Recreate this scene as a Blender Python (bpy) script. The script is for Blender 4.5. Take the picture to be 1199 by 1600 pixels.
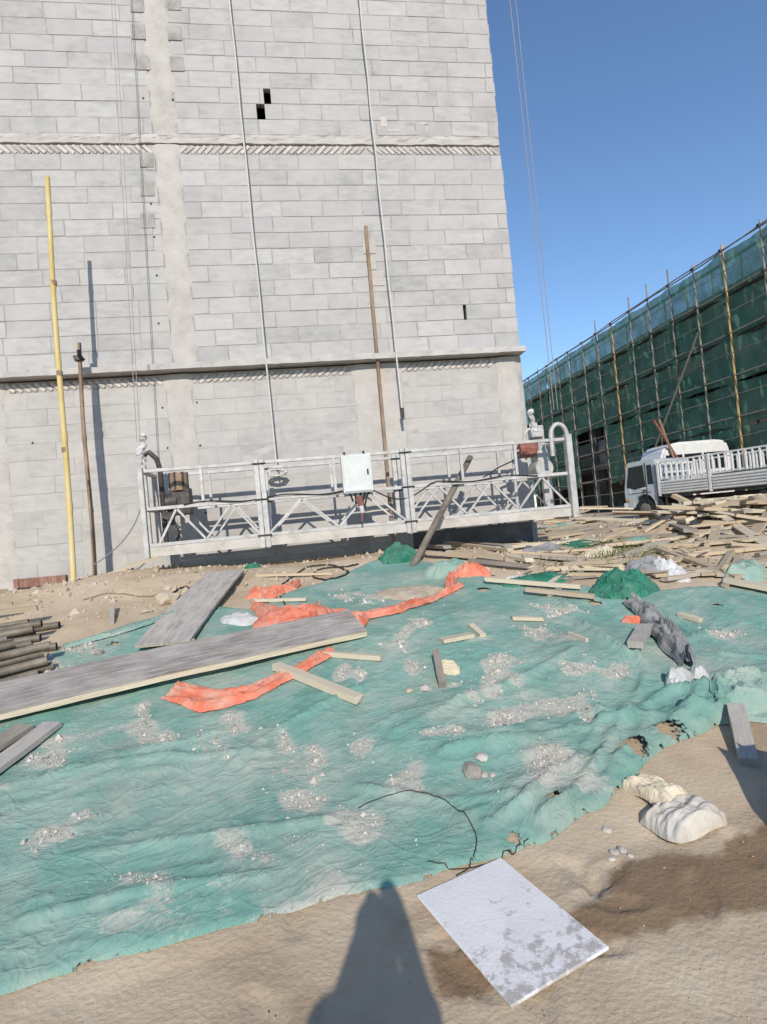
import bpy, bmesh, math, random
import numpy as np
from mathutils import Vector, Matrix, Euler

# ------------------------------------------------------------------ camera, sky, sun, exposure
scene = bpy.context.scene
for o in list(bpy.data.objects): bpy.data.objects.remove(o)
random.seed(11); np.random.seed(11)
FPX = 880.0                                   # focal length in photo pixels (photo is 1199 x 1600)
YAW, PITCH, ROLL = (math.radians(a) for a in (8.5, 0.9, 5.4))
CAM = np.array([0.0, 0.0, 1.5])
_F = np.array([math.sin(YAW)*math.cos(PITCH), math.cos(YAW)*math.cos(PITCH), math.sin(PITCH)])
_R = np.array([math.cos(YAW), -math.sin(YAW), 0.0]); _U = np.cross(_R, _F)
CR = _R*math.cos(ROLL) - _U*math.sin(ROLL); CU = _U*math.cos(ROLL) + _R*math.sin(ROLL)
cd = bpy.data.cameras.new('camera'); cam = bpy.data.objects.new('camera', cd)
scene.collection.objects.link(cam); scene.camera = cam
cd.sensor_fit = 'HORIZONTAL'; cd.sensor_width = 36.0; cd.lens = 36.0*FPX/1199.0
cd.clip_start = 0.05; cd.clip_end = 3000
m4 = Matrix.Identity(4)
for i in range(3):
    m4[i][0] = CR[i]; m4[i][1] = CU[i]; m4[i][2] = -_F[i]; m4[i][3] = CAM[i]
cam.matrix_world = m4
SUN_EL, SUN_AZ = math.radians(30.0), math.radians(185.2)     # sun stands behind the camera
world = bpy.data.worlds.new('World'); scene.world = world; world.use_nodes = True
wn = world.node_tree; sky = wn.nodes.new('ShaderNodeTexSky'); sky.sky_type = 'NISHITA'
sky.sun_disc = False; sky.sun_elevation = SUN_EL; sky.sun_rotation = SUN_AZ
sky.altitude = 50; sky.air_density = 1.1; sky.dust_density = 0.0; sky.ozone_density = 5.0
wn.links.new(sky.outputs[0], wn.nodes['Background'].inputs[0])
wn.nodes['Background'].inputs[1].default_value = 0.125
sl = bpy.data.lights.new('sun', 'SUN'); sl.energy = 3.4; sl.angle = math.radians(0.55); sl.color = (1.0, 0.925, 0.82)
so = bpy.data.objects.new('sun', sl); scene.collection.objects.link(so)
LDIR = Vector((0.0787, 0.8625, -0.5)).normalized()
so.rotation_euler = LDIR.to_track_quat('-Z', 'Y').to_euler(); so.location = (0, -20, 20)
scene.view_settings.view_transform = 'Standard'; scene.view_settings.look = 'None'
scene.view_settings.gamma = 1.0; scene.view_settings.exposure = 0.45
scene.view_settings.use_curve_mapping = False
scene.render.engine = 'CYCLES'

# ------------------------------------------------------------------ helpers
COL = scene.collection
def ray(px, py): return _F + CR*(px-599.5)/FPX - CU*(py-800)/FPX
def onY(px, py, Y): d = ray(px, py); return Vector(CAM + d*Y/d[1])
def onX(px, py, X): d = ray(px, py); return Vector(CAM + d*X/d[0])
def sm(a, b, x): t = np.clip((x-a)/(b-a), 0, 1); return t*t*(3-2*t)
def vn(x, y, s=0):
    if type(x) in (float, int) and type(y) in (float, int):
        xi = math.floor(x); yi = math.floor(y); fx = x-xi; fy = y-yi; fx = fx*fx*(3-2*fx); fy = fy*fy*(3-2*fy)
        def g(a, b):
            v = math.sin(a*127.1 + b*311.7 + s*74.7)*43758.5453
            return v - math.floor(v)
        return (g(xi, yi)*(1-fx) + g(xi+1, yi)*fx)*(1-fy) + (g(xi, yi+1)*(1-fx) + g(xi+1, yi+1)*fx)*fy
    x = np.asarray(x, float); y = np.asarray(y, float)
    xi = np.floor(x); yi = np.floor(y); fx = x-xi; fy = y-yi
    fx = fx*fx*(3-2*fx); fy = fy*fy*(3-2*fy)
    def h(a, b):
        v = np.sin(a*127.1 + b*311.7 + s*74.7)*43758.5453
        return v - np.floor(v)
    return (h(xi, yi)*(1-fx) + h(xi+1, yi)*fx)*(1-fy) + (h(xi, yi+1)*(1-fx) + h(xi+1, yi+1)*fx)*fy
def vl(x, y, s=0):                                                       # angular value noise: flat facets and sharp creases
    x, y = x*.8-y*.6, x*.6+y*.8; xi = math.floor(x); yi = math.floor(y); fx = x-xi; fy = y-yi
    def h(a, b):
        v = math.sin(a*127.1 + b*311.7 + s*74.7)*43758.5453
        return v - math.floor(v)
    a, b, c, d = h(xi, yi), h(xi+1, yi), h(xi, yi+1), h(xi+1, yi+1)
    return a+(b-a)*fx+(d-b)*fy if fx > fy else a+(d-c)*fx+(c-a)*fy
def fbm(x, y, s=0, o=4):
    r = 0; a = 0.5
    for i in range(o): r = r + a*(vn(x, y, s+i*3.1)-0.5); x = x*2.03+5.2; y = y*2.03+1.7; a *= 0.5
    return r
def terrain(x, y, fine=True):
    x = np.asarray(x, float); y = np.asarray(y, float)
    s = 2.15 + 0.25*np.clip(x, 0, 3)/2 - 0.1*np.clip(-x, 0, 3)
    t = np.clip((y-s)/(7.4-s), 0, 1)
    z = 1.02*(0.8*t + 0.2*t*t*(3-2*t))
    z = z - 0.30*sm(9.5, 15, y)                                            # flat yard behind
    z = z + 0.16*np.exp(-(((x+2.3)/1.0)**2 + ((y-8.0)/0.75)**2))         # spoil heap by the wall
    z = z - 0.14*sm(1.2, 2.4, x)*np.exp(-((y-8.6)/0.9)**2)*(1-sm(4.2, 5, x))
    z = z + 0.13*np.exp(-(((x-7.9)/1.6)**2 + ((y-9.0)/1.3)**2))          # heap under the timber
    z = z + 0.10*np.exp(-(((x-0.5)/1.2)**2 + ((y-4.6)/0.9)**2))
    z = z + 0.07*np.exp(-(((x-2.2)/0.7)**2 + ((y-3.9)/0.6)**2))
    w = np.exp(-((y-6)/9.0)**2)
    z = z + 0.15*fbm(x*0.9, y*0.9, 1, 2)*w*(0.35+0.65*sm(1.5, 4, y))
    if fine: z = z + (0.022*fbm(x*4, y*4, 7, 3) + 0.012*fbm(x*13, y*13, 4, 3))*w*(.55+.45*sm(3, 6, y))
    return z
_hx = np.arange(-7, 19.6, .03); _hy = np.arange(-1.5, 26, .03); _HM = terrain(*np.meshgrid(_hx, _hy))
def T(x, y):
    u = (x+7)/.03; v = (y+1.5)/.03; i = int(u); j = int(v)
    if not (0 <= u < len(_hx)-1 and 0 <= v < len(_hy)-1): return float(terrain(x, y))
    u -= i; v -= j; return float((_HM[j, i]*(1-u)+_HM[j, i+1]*u)*(1-v) + (_HM[j+1, i]*(1-u)+_HM[j+1, i+1]*u)*v)
def TL(x, y):
    u = np.clip((x+7)/.03, 0, len(_hx)-1.01); v = np.clip((y+1.5)/.03, 0, len(_hy)-1.01); i = u.astype(int); j = v.astype(int); u = u-i; v = v-j
    return (_HM[j, i]*(1-u)+_HM[j, i+1]*u)*(1-v) + (_HM[j+1, i]*(1-u)+_HM[j+1, i+1]*u)*v
_TS = np.geomspace(0.8, 42, 230)
def G(px, py, dz=0.0):                                                   # pixel to the ground it shows
    d = ray(px, py); P = CAM[None] + d[None]*_TS[:, None]
    h = P[:, 2] - TL(P[:, 0], P[:, 1]) - dz; neg = h < 0
    if not neg.any(): return Vector(CAM + d*_TS[-1])
    k = int(np.argmax(neg))
    if k == 0: return Vector(CAM + d*_TS[0])
    lo, hi = _TS[k-1], _TS[k]; ts = np.linspace(lo, hi, 9); P = CAM[None] + d[None]*ts[:, None]
    h = P[:, 2] - TL(P[:, 0], P[:, 1]) - dz; k = max(1, int(np.argmax(h < 0))) if (h < 0).any() else 8
    a, b = h[k-1], h[k]; t = ts[k-1] + (ts[k]-ts[k-1])*(a/(a-b) if a != b else .5)
    return Vector(CAM + d*t)

class MB:
    def __init__(s): s.v = []; s.f = []
    def add(s, vs, fs):
        n = len(s.v); s.v += [tuple(v) for v in vs]; s.f += [tuple(i+n for i in f) for f in fs]; return s
    def box(s, c, d, R=None):
        vs = [Vector((x*d[0]/2, y*d[1]/2, z*d[2]/2)) for x in (-1, 1) for y in (-1, 1) for z in (-1, 1)]
        if R is not None: vs = [R @ v for v in vs]
        c = Vector(c); vs = [v+c for v in vs]
        return s.add(vs, [(0,1,3,2), (4,6,7,5), (0,4,5,1), (2,3,7,6), (0,2,6,4), (1,5,7,3)])
    def bar(s, a, b, w, h=None):                                          # square bar from a to b
        a = Vector(a); b = Vector(b); d = b-a
        q = d.to_track_quat('X', 'Z').to_matrix()
        return s.box((a+b)/2, (d.length, w, h or w), q)
    def tube(s, pts, r, n=8, cap=True):
        pts = [Vector(p) for p in pts]; rs = r if isinstance(r, (list, tuple)) else [r]*len(pts)
        vs = []; prev = None
        for i, p in enumerate(pts):
            d = (pts[min(i+1, len(pts)-1)] - pts[max(i-1, 0)]).normalized()
            if prev is None:
                a = d.cross(Vector((0, 0, 1)));  a = d.cross(Vector((0, 1, 0))) if a.length < 0.1 else a
            else: a = prev - d*prev.dot(d)
            a.normalize(); prev = a; b = d.cross(a)
            for k in range(n):
                t = 2*math.pi*k/n; vs.append(p + (a*math.cos(t) + b*math.sin(t))*rs[i])
        fs = []
        for i in range(len(pts)-1):
            for k in range(n): fs.append((i*n+k, i*n+(k+1) % n, (i+1)*n+(k+1) % n, (i+1)*n+k))
        if cap: fs += [tuple(range(n-1, -1, -1)), tuple(range((len(pts)-1)*n, len(pts)*n))]
        return s.add(vs, fs)
    def prism(s, prof, y0, y1, ax='y'):                                    # profile (x,z) extruded along y
        n = len(prof)
        vs = [(x, y0, z) for x, z in prof] + [(x, y1, z) for x, z in prof]
        fs = [tuple(range(n)), tuple(range(2*n-1, n-1, -1))] + [(i, i+n, (i+1) % n+n, (i+1) % n) for i in range(n)]
        return s.add(vs, fs)
    def mesh(s, name, m=None, smooth=False, bevel=0, segs=1):
        me = bpy.data.meshes.new(name); me.from_pydata(s.v, [], s.f); me.update()
        bm = bmesh.new(); bm.from_mesh(me)
        bmesh.ops.recalc_face_normals(bm, faces=bm.faces)
        if bevel: bmesh.ops.bevel(bm, geom=list(bm.edges), offset=bevel, segments=segs, affect='EDGES')
        bm.to_mesh(me); bm.free()
        if m: me.materials.append(m)
        if smooth:
            me.polygons.foreach_set('use_smooth', [True]*len(me.polygons))
            try: me.set_sharp_from_angle(angle=math.radians(40))
            except Exception: pass
        return me
    def build(s, name, m, parent=None, smooth=False, bevel=0, segs=1):
        return link(name, s.mesh(name, m, smooth, bevel, segs), parent)
def link(name, me, parent=None):
    o = bpy.data.objects.new(name, me); COL.objects.link(o)
    if parent is not None: o.parent = parent
    return o
def tag(o, label=None, cat=None, group=None, kind=None):
    if label: o['label'] = label
    if cat: o['category'] = cat
    if group: o['group'] = group
    if kind: o['kind'] = kind
    return o
def empty(name, loc=(0, 0, 0)):
    o = bpy.data.objects.new(name, None); COL.objects.link(o); o.location = loc; o.empty_display_size = 0.1
    return o
def at(o, parent):
    """keep world placement of a part whose vertices are in world space"""
    o.parent = parent; o.matrix_parent_inverse = Matrix.Translation(parent.location).inverted(); return o
def grid_mesh(name, V, nx, ny, m, keep=None, smooth=True):
    me = bpy.data.meshes.new(name)
    i = np.arange((nx-1)*(ny-1)); a = (i // (nx-1))*nx + i % (nx-1)
    F = np.stack([a, a+1, a+1+nx, a+nx], 1)
    if keep is not None:
        F = F[keep[F].any(1)]
        used = np.zeros(len(V), bool); used[F.ravel()] = True
        idx = np.cumsum(used)-1; V = V[used]; F = idx[F]
    me.from_pydata(V.tolist(), [], F.tolist()); me.update()
    if smooth: me.polygons.foreach_set('use_smooth', [True]*len(me.polygons))
    if m: me.materials.append(m)
    return me

# ------------------------------------------------------------------ materials
def mat(name, cols, scale=5, rough=0.85, bump=0.2, bscale=40, stretch=(1, 1, 1), rnd=0.0, metal=0.0, detail=6,
        dust=None, coord='Object', alpha=None, hue=0.0, attr=None, spec=0.3, bdist=0.01, dscale=3.0, trans=0.0, cover=None, tint=None):
    m = bpy.data.materials.new(name); m.use_nodes = True; nt = m.node_tree; N = nt.nodes; L = nt.links
    b = N['Principled BSDF']; b.inputs['Roughness'].default_value = rough; b.inputs['Metallic'].default_value = metal
    b.inputs['Specular IOR Level'].default_value = spec
    tc = N.new('ShaderNodeTexCoord'); mp = N.new('ShaderNodeMapping'); mp.inputs['Scale'].default_value = stretch
    L.new(tc.outputs[coord], mp.inputs[0])
    oi = N.new('ShaderNodeObjectInfo'); ge = N.new('ShaderNodeNewGeometry')
    ad = N.new('ShaderNodeMath'); ad.operation = 'ADD'; L.new(oi.outputs['Random'], ad.inputs[0]); L.new(ge.outputs['Random Per Island'], ad.inputs[1])
    fr = N.new('ShaderNodeMath'); fr.operation = 'FRACT'; L.new(ad.outputs[0], fr.inputs[0])
    nz = N.new('ShaderNodeTexNoise'); nz.noise_dimensions = '4D'; nz.inputs['Scale'].default_value = scale; nz.inputs['Detail'].default_value = detail
    nz.inputs['Roughness'].default_value = 0.6
    L.new(mp.outputs[0], nz.inputs['Vector'])
    if rnd > 0:
        wm = N.new('ShaderNodeMath'); wm.operation = 'MULTIPLY'; wm.inputs[1].default_value = 37.0
        L.new(fr.outputs[0], wm.inputs[0]); L.new(wm.outputs[0], nz.inputs['W'])
    cr = N.new('ShaderNodeValToRGB'); el = cr.color_ramp.elements
    k = len(cols)
    while len(el) < k: el.new(0.5)
    for i, c in enumerate(cols):
        el[i].position = 0.3 + 0.4*i/max(k-1, 1); el[i].color = (*c, 1)
    L.new(nz.outputs['Fac'], cr.inputs[0]); out = cr.outputs[0]
    if rnd > 0 or hue > 0:
        hs = N.new('ShaderNodeHueSaturation')
        mr = N.new('ShaderNodeMapRange'); mr.inputs[3].default_value = 1-rnd; mr.inputs[4].default_value = 1+rnd
        L.new(fr.outputs[0], mr.inputs[0]); L.new(mr.outputs[0], hs.inputs['Value']); L.new(out, hs.inputs['Color'])
        if hue > 0:
            f2 = N.new('ShaderNodeMath'); f2.operation = 'MULTIPLY'; f2.inputs[1].default_value = 7.31
            f3 = N.new('ShaderNodeMath'); f3.operation = 'FRACT'; L.new(fr.outputs[0], f2.inputs[0]); L.new(f2.outputs[0], f3.inputs[0])
            m2 = N.new('ShaderNodeMapRange'); m2.inputs[3].default_value = 0.5-hue; m2.inputs[4].default_value = 0.5+hue
            L.new(f3.outputs[0], m2.inputs[0]); L.new(m2.outputs[0], hs.inputs['Hue'])
        out = hs.outputs[0]
    if tint:
        t1 = N.new('ShaderNodeMath'); t1.operation = 'MULTIPLY'; t1.inputs[1].default_value = 13.7; t2 = N.new('ShaderNodeMath'); t2.operation = 'FRACT'; L.new(fr.outputs[0], t1.inputs[0]); L.new(t1.outputs[0], t2.inputs[0])
        t3 = N.new('ShaderNodeMapRange'); t3.inputs[1].default_value = .55; t3.inputs[2].default_value = 1; t3.inputs[4].default_value = .75; L.new(t2.outputs[0], t3.inputs[0])
        mx = N.new('ShaderNodeMix'); mx.data_type = 'RGBA'; L.new(t3.outputs[0], mx.inputs[0]); L.new(out, mx.inputs[6]); mx.inputs[7].default_value = (*tint, 1); out = mx.outputs[2]
    if dust:
        dn = N.new('ShaderNodeTexNoise'); dn.inputs['Scale'].default_value = dscale; dn.inputs['Detail'].default_value = 8; dn.inputs['Roughness'].default_value = 0.65
        gp = N.new('ShaderNodeNewGeometry'); L.new(gp.outputs['Position'], dn.inputs['Vector'])
        dr = N.new('ShaderNodeMapRange'); dr.inputs[1].default_value = 0.42; dr.inputs[2].default_value = 0.72
        dr.inputs[3].default_value = dust[2] if len(dust) > 2 else 0.0; dr.inputs[4].default_value = dust[1]
        L.new(dn.outputs['Fac'], dr.inputs[0])
        mx = N.new('ShaderNodeMix'); mx.data_type = 'RGBA'; L.new(dr.outputs[0], mx.inputs[0]); L.new(out, mx.inputs[6]); mx.inputs[7].default_value = (*dust[0], 1)
        out = mx.outputs[2]
    if attr:                                                               # stain mask stored on the mesh
        an = N.new('ShaderNodeAttribute'); an.attribute_name = attr[0]
        mx = N.new('ShaderNodeMix'); mx.data_type = 'RGBA'; mx.blend_type = 'MULTIPLY'; L.new(an.outputs['Fac'], mx.inputs[0]); L.new(out, mx.inputs[6]); mx.inputs[7].default_value = (*attr[1], 1)
        out = mx.outputs[2]
    if cover:                                                              # spilled dust: a mask on the mesh broken up by noise
        an = N.new('ShaderNodeAttribute'); an.attribute_name = cover[0]
        cn = N.new('ShaderNodeTexNoise'); cn.inputs['Scale'].default_value = 45; cn.inputs['Detail'].default_value = 6; cn.inputs['Roughness'].default_value = .7; L.new(tc.outputs[coord], cn.inputs['Vector'])
        ca_ = N.new('ShaderNodeMath'); ca_.operation = 'ADD'; L.new(an.outputs['Fac'], ca_.inputs[0]); L.new(cn.outputs['Fac'], ca_.inputs[1])
        cm = N.new('ShaderNodeMapRange'); cm.inputs[1].default_value = .90; cm.inputs[2].default_value = 1.12; cm.inputs[4].default_value = .72; L.new(ca_.outputs[0], cm.inputs[0])
        mx = N.new('ShaderNodeMix'); mx.data_type = 'RGBA'; L.new(cm.outputs[0], mx.inputs[0]); L.new(out, mx.inputs[6]); mx.inputs[7].default_value = (*cover[1], 1)
        out = mx.outputs[2]
    L.new(out, b.inputs['Base Color'])
    if bump > 0:
        bn = N.new('ShaderNodeTexNoise'); bn.inputs['Scale'].default_value = bscale; bn.inputs['Detail'].default_value = 5
        L.new(mp.outputs[0], bn.inputs['Vector'])
        bp = N.new('ShaderNodeBump'); bp.inputs['Strength'].default_value = bump; bp.inputs['Distance'].default_value = bdist
        L.new(bn.outputs['Fac'], bp.inputs['Height']); L.new(bp.outputs[0], b.inputs['Normal'])
    if trans > 0:
        tl = N.new('ShaderNodeBsdfTranslucent'); L.new(out, tl.inputs[0]); ms = N.new('ShaderNodeMixShader'); ms.inputs[0].default_value = trans
        L.new(b.outputs[0], ms.inputs[1]); L.new(tl.outputs[0], ms.inputs[2]); L.new(ms.outputs[0], N['Material Output'].inputs[0])
    if alpha is not None:
        tr = N.new('ShaderNodeBsdfTransparent'); ms = N.new('ShaderNodeMixShader')
        an = N.new('ShaderNodeTexNoise'); an.inputs['Scale'].default_value = 1.2; an.inputs['Detail'].default_value = 4
        L.new(tc.outputs[coord], an.inputs['Vector'])
        mr = N.new('ShaderNodeMapRange'); mr.inputs[1].default_value = 0.35; mr.inputs[2].default_value = 0.65; mr.inputs[3].default_value = alpha[0]; mr.inputs[4].default_value = alpha[1]
        L.new(an.outputs['Fac'], mr.inputs[0]); L.new(mr.outputs[0], ms.inputs[0])
        src = N['Material Output'].inputs[0].links[0].from_socket
        L.new(tr.outputs[0], ms.inputs[1]); L.new(src, ms.inputs[2]); L.new(ms.outputs[0], N['Material Output'].inputs[0])
    return m
M = {}
M['soil'] = mat('soil', [(.33,.245,.16), (.45,.35,.24), (.54,.44,.315)], 1.6, .95, .55, 45, bdist=.012, detail=10, coord='Object', attr=('wet', (.50,.425,.355)), dust=((.42,.36,.28), .55), dscale=1.1)
M['block'] = mat('block', [(.30,.295,.285), (.365,.357,.345), (.415,.403,.385)], 3.0, .92, .35, 60, rnd=.10, tint=(.375,.345,.35), dust=((.44,.415,.39), .7), dscale=2.2, bdist=.004)
M['block_low'] = mat('block_low', [(.31,.30,.285), (.375,.36,.34), (.41,.395,.375)], 3.0, .92, .35, 60, rnd=.05, dust=((.445,.42,.39), .75), dscale=1.6, bdist=.004)
M['mortar'] = mat('mortar', [(.19,.182,.17), (.28,.267,.25), (.37,.352,.33)], 5, .95, .6, 50, bdist=.01, dust=((.44,.415,.39), .7), dscale=2.2)
M['mortar_low'] = mat('mortar_low', [(.26,.25,.235), (.34,.325,.305), (.40,.38,.355)], 4, .95, .5, 50, bdist=.01, dust=((.445,.42,.39), .85), dscale=1.6)
M['plaster'] = mat('plaster', [(.35,.327,.30), (.425,.40,.368), (.475,.448,.415)], 4.5, .95, .6, 30, dust=((.40,.37,.34), .6), bdist=.015)
M['concrete'] = mat('concrete', [(.33,.315,.295), (.43,.41,.385), (.50,.48,.45)], 3.5, .93, .6, 30, dust=((.30,.28,.26), .6), bdist=.012)
M['dark_concrete'] = mat('shaded_concrete', [(.085,.085,.083), (.12,.12,.117), (.17,.168,.16)], 3, .9, .4, 30)  # dark tone paints the platform's shade onto the wall base
M['brick'] = mat('brick', [(.36,.33,.30), (.44,.41,.38), (.50,.47,.43)], 8, .93, .5, 60, rnd=.14)
M['red_brick'] = mat('red_brick', [(.16,.08,.06), (.24,.13,.10), (.30,.20,.16)], 8, .93, .5, 60, rnd=.15)
M['net'] = mat('net', [(.066,.205,.165), (.105,.272,.222), (.16,.335,.282)], 3.2, .8, .6, 55, dust=((.39,.395,.335), .85, .15), dscale=2.0, bdist=.007, stretch=(1, .4, 1), detail=10, cover=('dust', (.44,.41,.35)))
M['net_dark'] = mat('net_dark', [(.012,.10,.062), (.022,.17,.105), (.05,.24,.16)], 6, .7, .5, 60, dust=((.35,.36,.3), .25), bdist=.006)
M['orange'] = mat('orange_cloth', [(.54,.125,.065), (.68,.19,.11), (.72,.30,.20)], 6, .8, .3, 50, dust=((.58,.45,.36), .7), dscale=6, bdist=.006, trans=.12)
M['wood'] = mat('wood', [(.27,.195,.12), (.43,.335,.22), (.55,.45,.32)], 5, .85, .3, 12, stretch=(1.2, 9, 9), rnd=.22, hue=.008, dust=((.44,.40,.34), .4))
M['wood_old'] = mat('wood_old', [(.17,.14,.115), (.30,.255,.21), (.42,.37,.31)], 5, .9, .4, 12, stretch=(1.2, 9, 9), rnd=.3, hue=.015, dust=((.42,.38,.33), .5))
M['wood_pale'] = mat('wood_pale', [(.42,.355,.255), (.52,.45,.335), (.59,.52,.405)], 5, .8, .3, 12, stretch=(1.2, 9, 9), rnd=.08)
M['ply'] = mat('plywood_face', [(.13,.11,.095), (.27,.24,.215), (.43,.395,.355)], 3.5, .8, .25, 30, stretch=(1.2, 10, 10), dust=((.44,.41,.37), .8), dscale=3, detail=10)
M['ply_light'] = mat('plywood_worn', [(.22,.20,.185), (.35,.325,.295), (.45,.42,.38)], 3, .85, .25, 30, stretch=(1.3, 9, 9), detail=10, dust=((.47,.42,.35), .6), dscale=4)
M['bamboo'] = mat('yellow_pole', [(.44,.32,.11), (.54,.42,.17), (.58,.48,.26)], 4, .6, .25, 30, stretch=(1, 1, .35))
M['rust'] = mat('rusty_pipe', [(.16,.10,.065), (.27,.19,.13), (.36,.28,.21)], 9, .8, .3, 60, metal=.15, stretch=(1, 1, .3))
M['steel_old'] = mat('old_steel', [(.13,.12,.11), (.24,.22,.20), (.34,.32,.29)], 7, .6, .3, 60, metal=.3, rnd=.25, dust=((.36,.32,.27), .5))
M['pipe_brown'] = mat('brown_pipe', [(.08,.066,.05), (.145,.12,.09), (.23,.195,.15)], 7, .6, .3, 60, metal=.2, rnd=.2, dust=((.30,.26,.21), .45))
M['galv'] = mat('galvanised', [(.28,.275,.265), (.41,.40,.385), (.50,.49,.475)], 10, .55, .15, 60, metal=.15, rnd=.06, dust=((.45,.42,.38), .4), dscale=7)
M['deck'] = mat('deck_plate', [(.34,.31,.27), (.44,.41,.37), (.52,.49,.45)], 6, .7, .2, 60, dust=((.48,.43,.36), .6))
M['black'] = mat('black_rubber', [(.012,.012,.013), (.022,.021,.02), (.04,.037,.034)], 8, .6, .2, 60)
M['dark_metal'] = mat('dark_metal', [(.03,.028,.026), (.055,.05,.045), (.10,.09,.08)], 12, .55, .2, 60, metal=.3)
M['hoist_red'] = mat('hoist_red', [(.14,.05,.04), (.22,.075,.055), (.30,.13,.10)], 12, .6, .2, 60)
M['plastic_white'] = mat('white_plastic', [(.45,.445,.43), (.57,.565,.55), (.66,.655,.64)], 8, .5, .3, 30, dust=((.5,.46,.4), .35), trans=.15)
M['box_mint'] = mat('control_box_paint', [(.45,.475,.455), (.53,.555,.535), (.59,.61,.59)], 6, .5, .1, 60, dust=((.5,.48,.43), .45), dscale=6)
M['rope'] = mat('white_rope', [(.42,.40,.365), (.52,.50,.46), (.60,.58,.54)], 40, .9, .3, 120)
M['cable'] = mat('wire_rope', [(.20,.195,.19), (.30,.29,.28)], 40, .6, 0, metal=.4)
M['grey_cloth'] = mat('grey_cloth', [(.12,.12,.125), (.20,.20,.20), (.30,.295,.29)], 7, .85, .4, 50, dust=((.40,.37,.33), .4))
M['sack'] = mat('woven_sack', [(.38,.345,.285), (.50,.465,.405), (.57,.535,.48)], 7, .75, .35, 50, dust=((.42,.35,.27), .6), dscale=9)
M['card'] = mat('brown_paper', [(.46,.38,.26), (.58,.49,.35), (.64,.56,.42)], 6, .85, .3, 40)
M['stone'] = mat('stone_chip', [(.29,.26,.22), (.41,.375,.325), (.53,.50,.455)], 9, .92, .4, 60, rnd=.35)
M['clod'] = mat('soil_clod', [(.29,.235,.17), (.39,.325,.245), (.47,.405,.32)], 9, .95, .5, 60, rnd=.25)
M['truck_white'] = mat('truck_white', [(.52,.52,.515), (.60,.60,.59), (.66,.66,.655)], 5, .35, .05, 40, dust=((.5,.46,.4), .3), spec=.5)
M['truck_blue'] = mat('cab_pale_blue', [(.30,.355,.40), (.38,.43,.47), (.44,.485,.52)], 4, .35, .05, 40, dust=((.45,.42,.37), .45), dscale=2, spec=.5)
M['glass'] = mat('dark_glass', [(.012,.014,.016), (.02,.023,.026)], 3, .15, 0, spec=.25)
M['scaf'] = mat('scaffold_pipe', [(.15,.13,.105), (.23,.205,.17), (.31,.28,.245)], 6, .7, .2, 60, rnd=.2)
M['scaf_orange'] = mat('orange_pipe', [(.34,.20,.07), (.44,.28,.11), (.48,.34,.17)], 6, .6, .1, 60)
M['snet'] = mat('scaffold_net', [(.07,.18,.112), (.11,.26,.168), (.155,.325,.22)], .8, .8, .5, 5, alpha=(.76, .93), bdist=.08, detail=8, trans=.35, dust=((.24,.29,.235), .6), dscale=.6)
M['shell'] = mat('dark_concrete', [(.16,.15,.14), (.23,.22,.205), (.30,.285,.265)], 1.5, .95, .4, 20)
M['skin'] = mat('skin', [(.45,.27,.19), (.52,.33,.24)], 5, .6, 0)
M['shirt'] = mat('dark_shirt', [(.05,.06,.08), (.07,.08,.11)], 8, .9, .3, 60)
M['board_white'] = mat('white_board', [(.60,.58,.575), (.655,.635,.63), (.69,.67,.665)], 5, .7, .2, 80)
def stain_board(m):
    N = m.node_tree.nodes; L = m.node_tree.links; b = N['Principled BSDF']; src = b.inputs['Base Color'].links[0].from_socket
    tc = N.new('ShaderNodeTexCoord'); sx = N.new('ShaderNodeSeparateXYZ'); L.new(tc.outputs['Object'], sx.inputs[0])
    n1 = N.new('ShaderNodeTexNoise'); n1.inputs['Scale'].default_value = 16; n1.inputs['Detail'].default_value = 7; n1.inputs['Roughness'].default_value = .7
    L.new(tc.outputs['Object'], n1.inputs['Vector'])
    r = N.new('ShaderNodeMapRange'); r.inputs[1].default_value = .34; r.inputs[2].default_value = -.36; r.inputs[3].default_value = -.17; r.inputs[4].default_value = .12
    L.new(sx.outputs['X'], r.inputs[0])
    a = N.new('ShaderNodeMath'); a.operation = 'ADD'; L.new(n1.outputs['Fac'], a.inputs[0]); L.new(r.outputs[0], a.inputs[1])
    t = N.new('ShaderNodeMapRange'); t.inputs[1].default_value = .53; t.inputs[2].default_value = .62; t.inputs[4].default_value = .8; L.new(a.outputs[0], t.inputs[0])
    mx = N.new('ShaderNodeMix'); mx.data_type = 'RGBA'; L.new(t.outputs[0], mx.inputs[0]); L.new(src, mx.inputs[6]); mx.inputs[7].default_value = (.33, .30, .275, 1)
    L.new(mx.outputs[2], b.inputs['Base Color'])
stain_board(M['board_white'])
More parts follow.
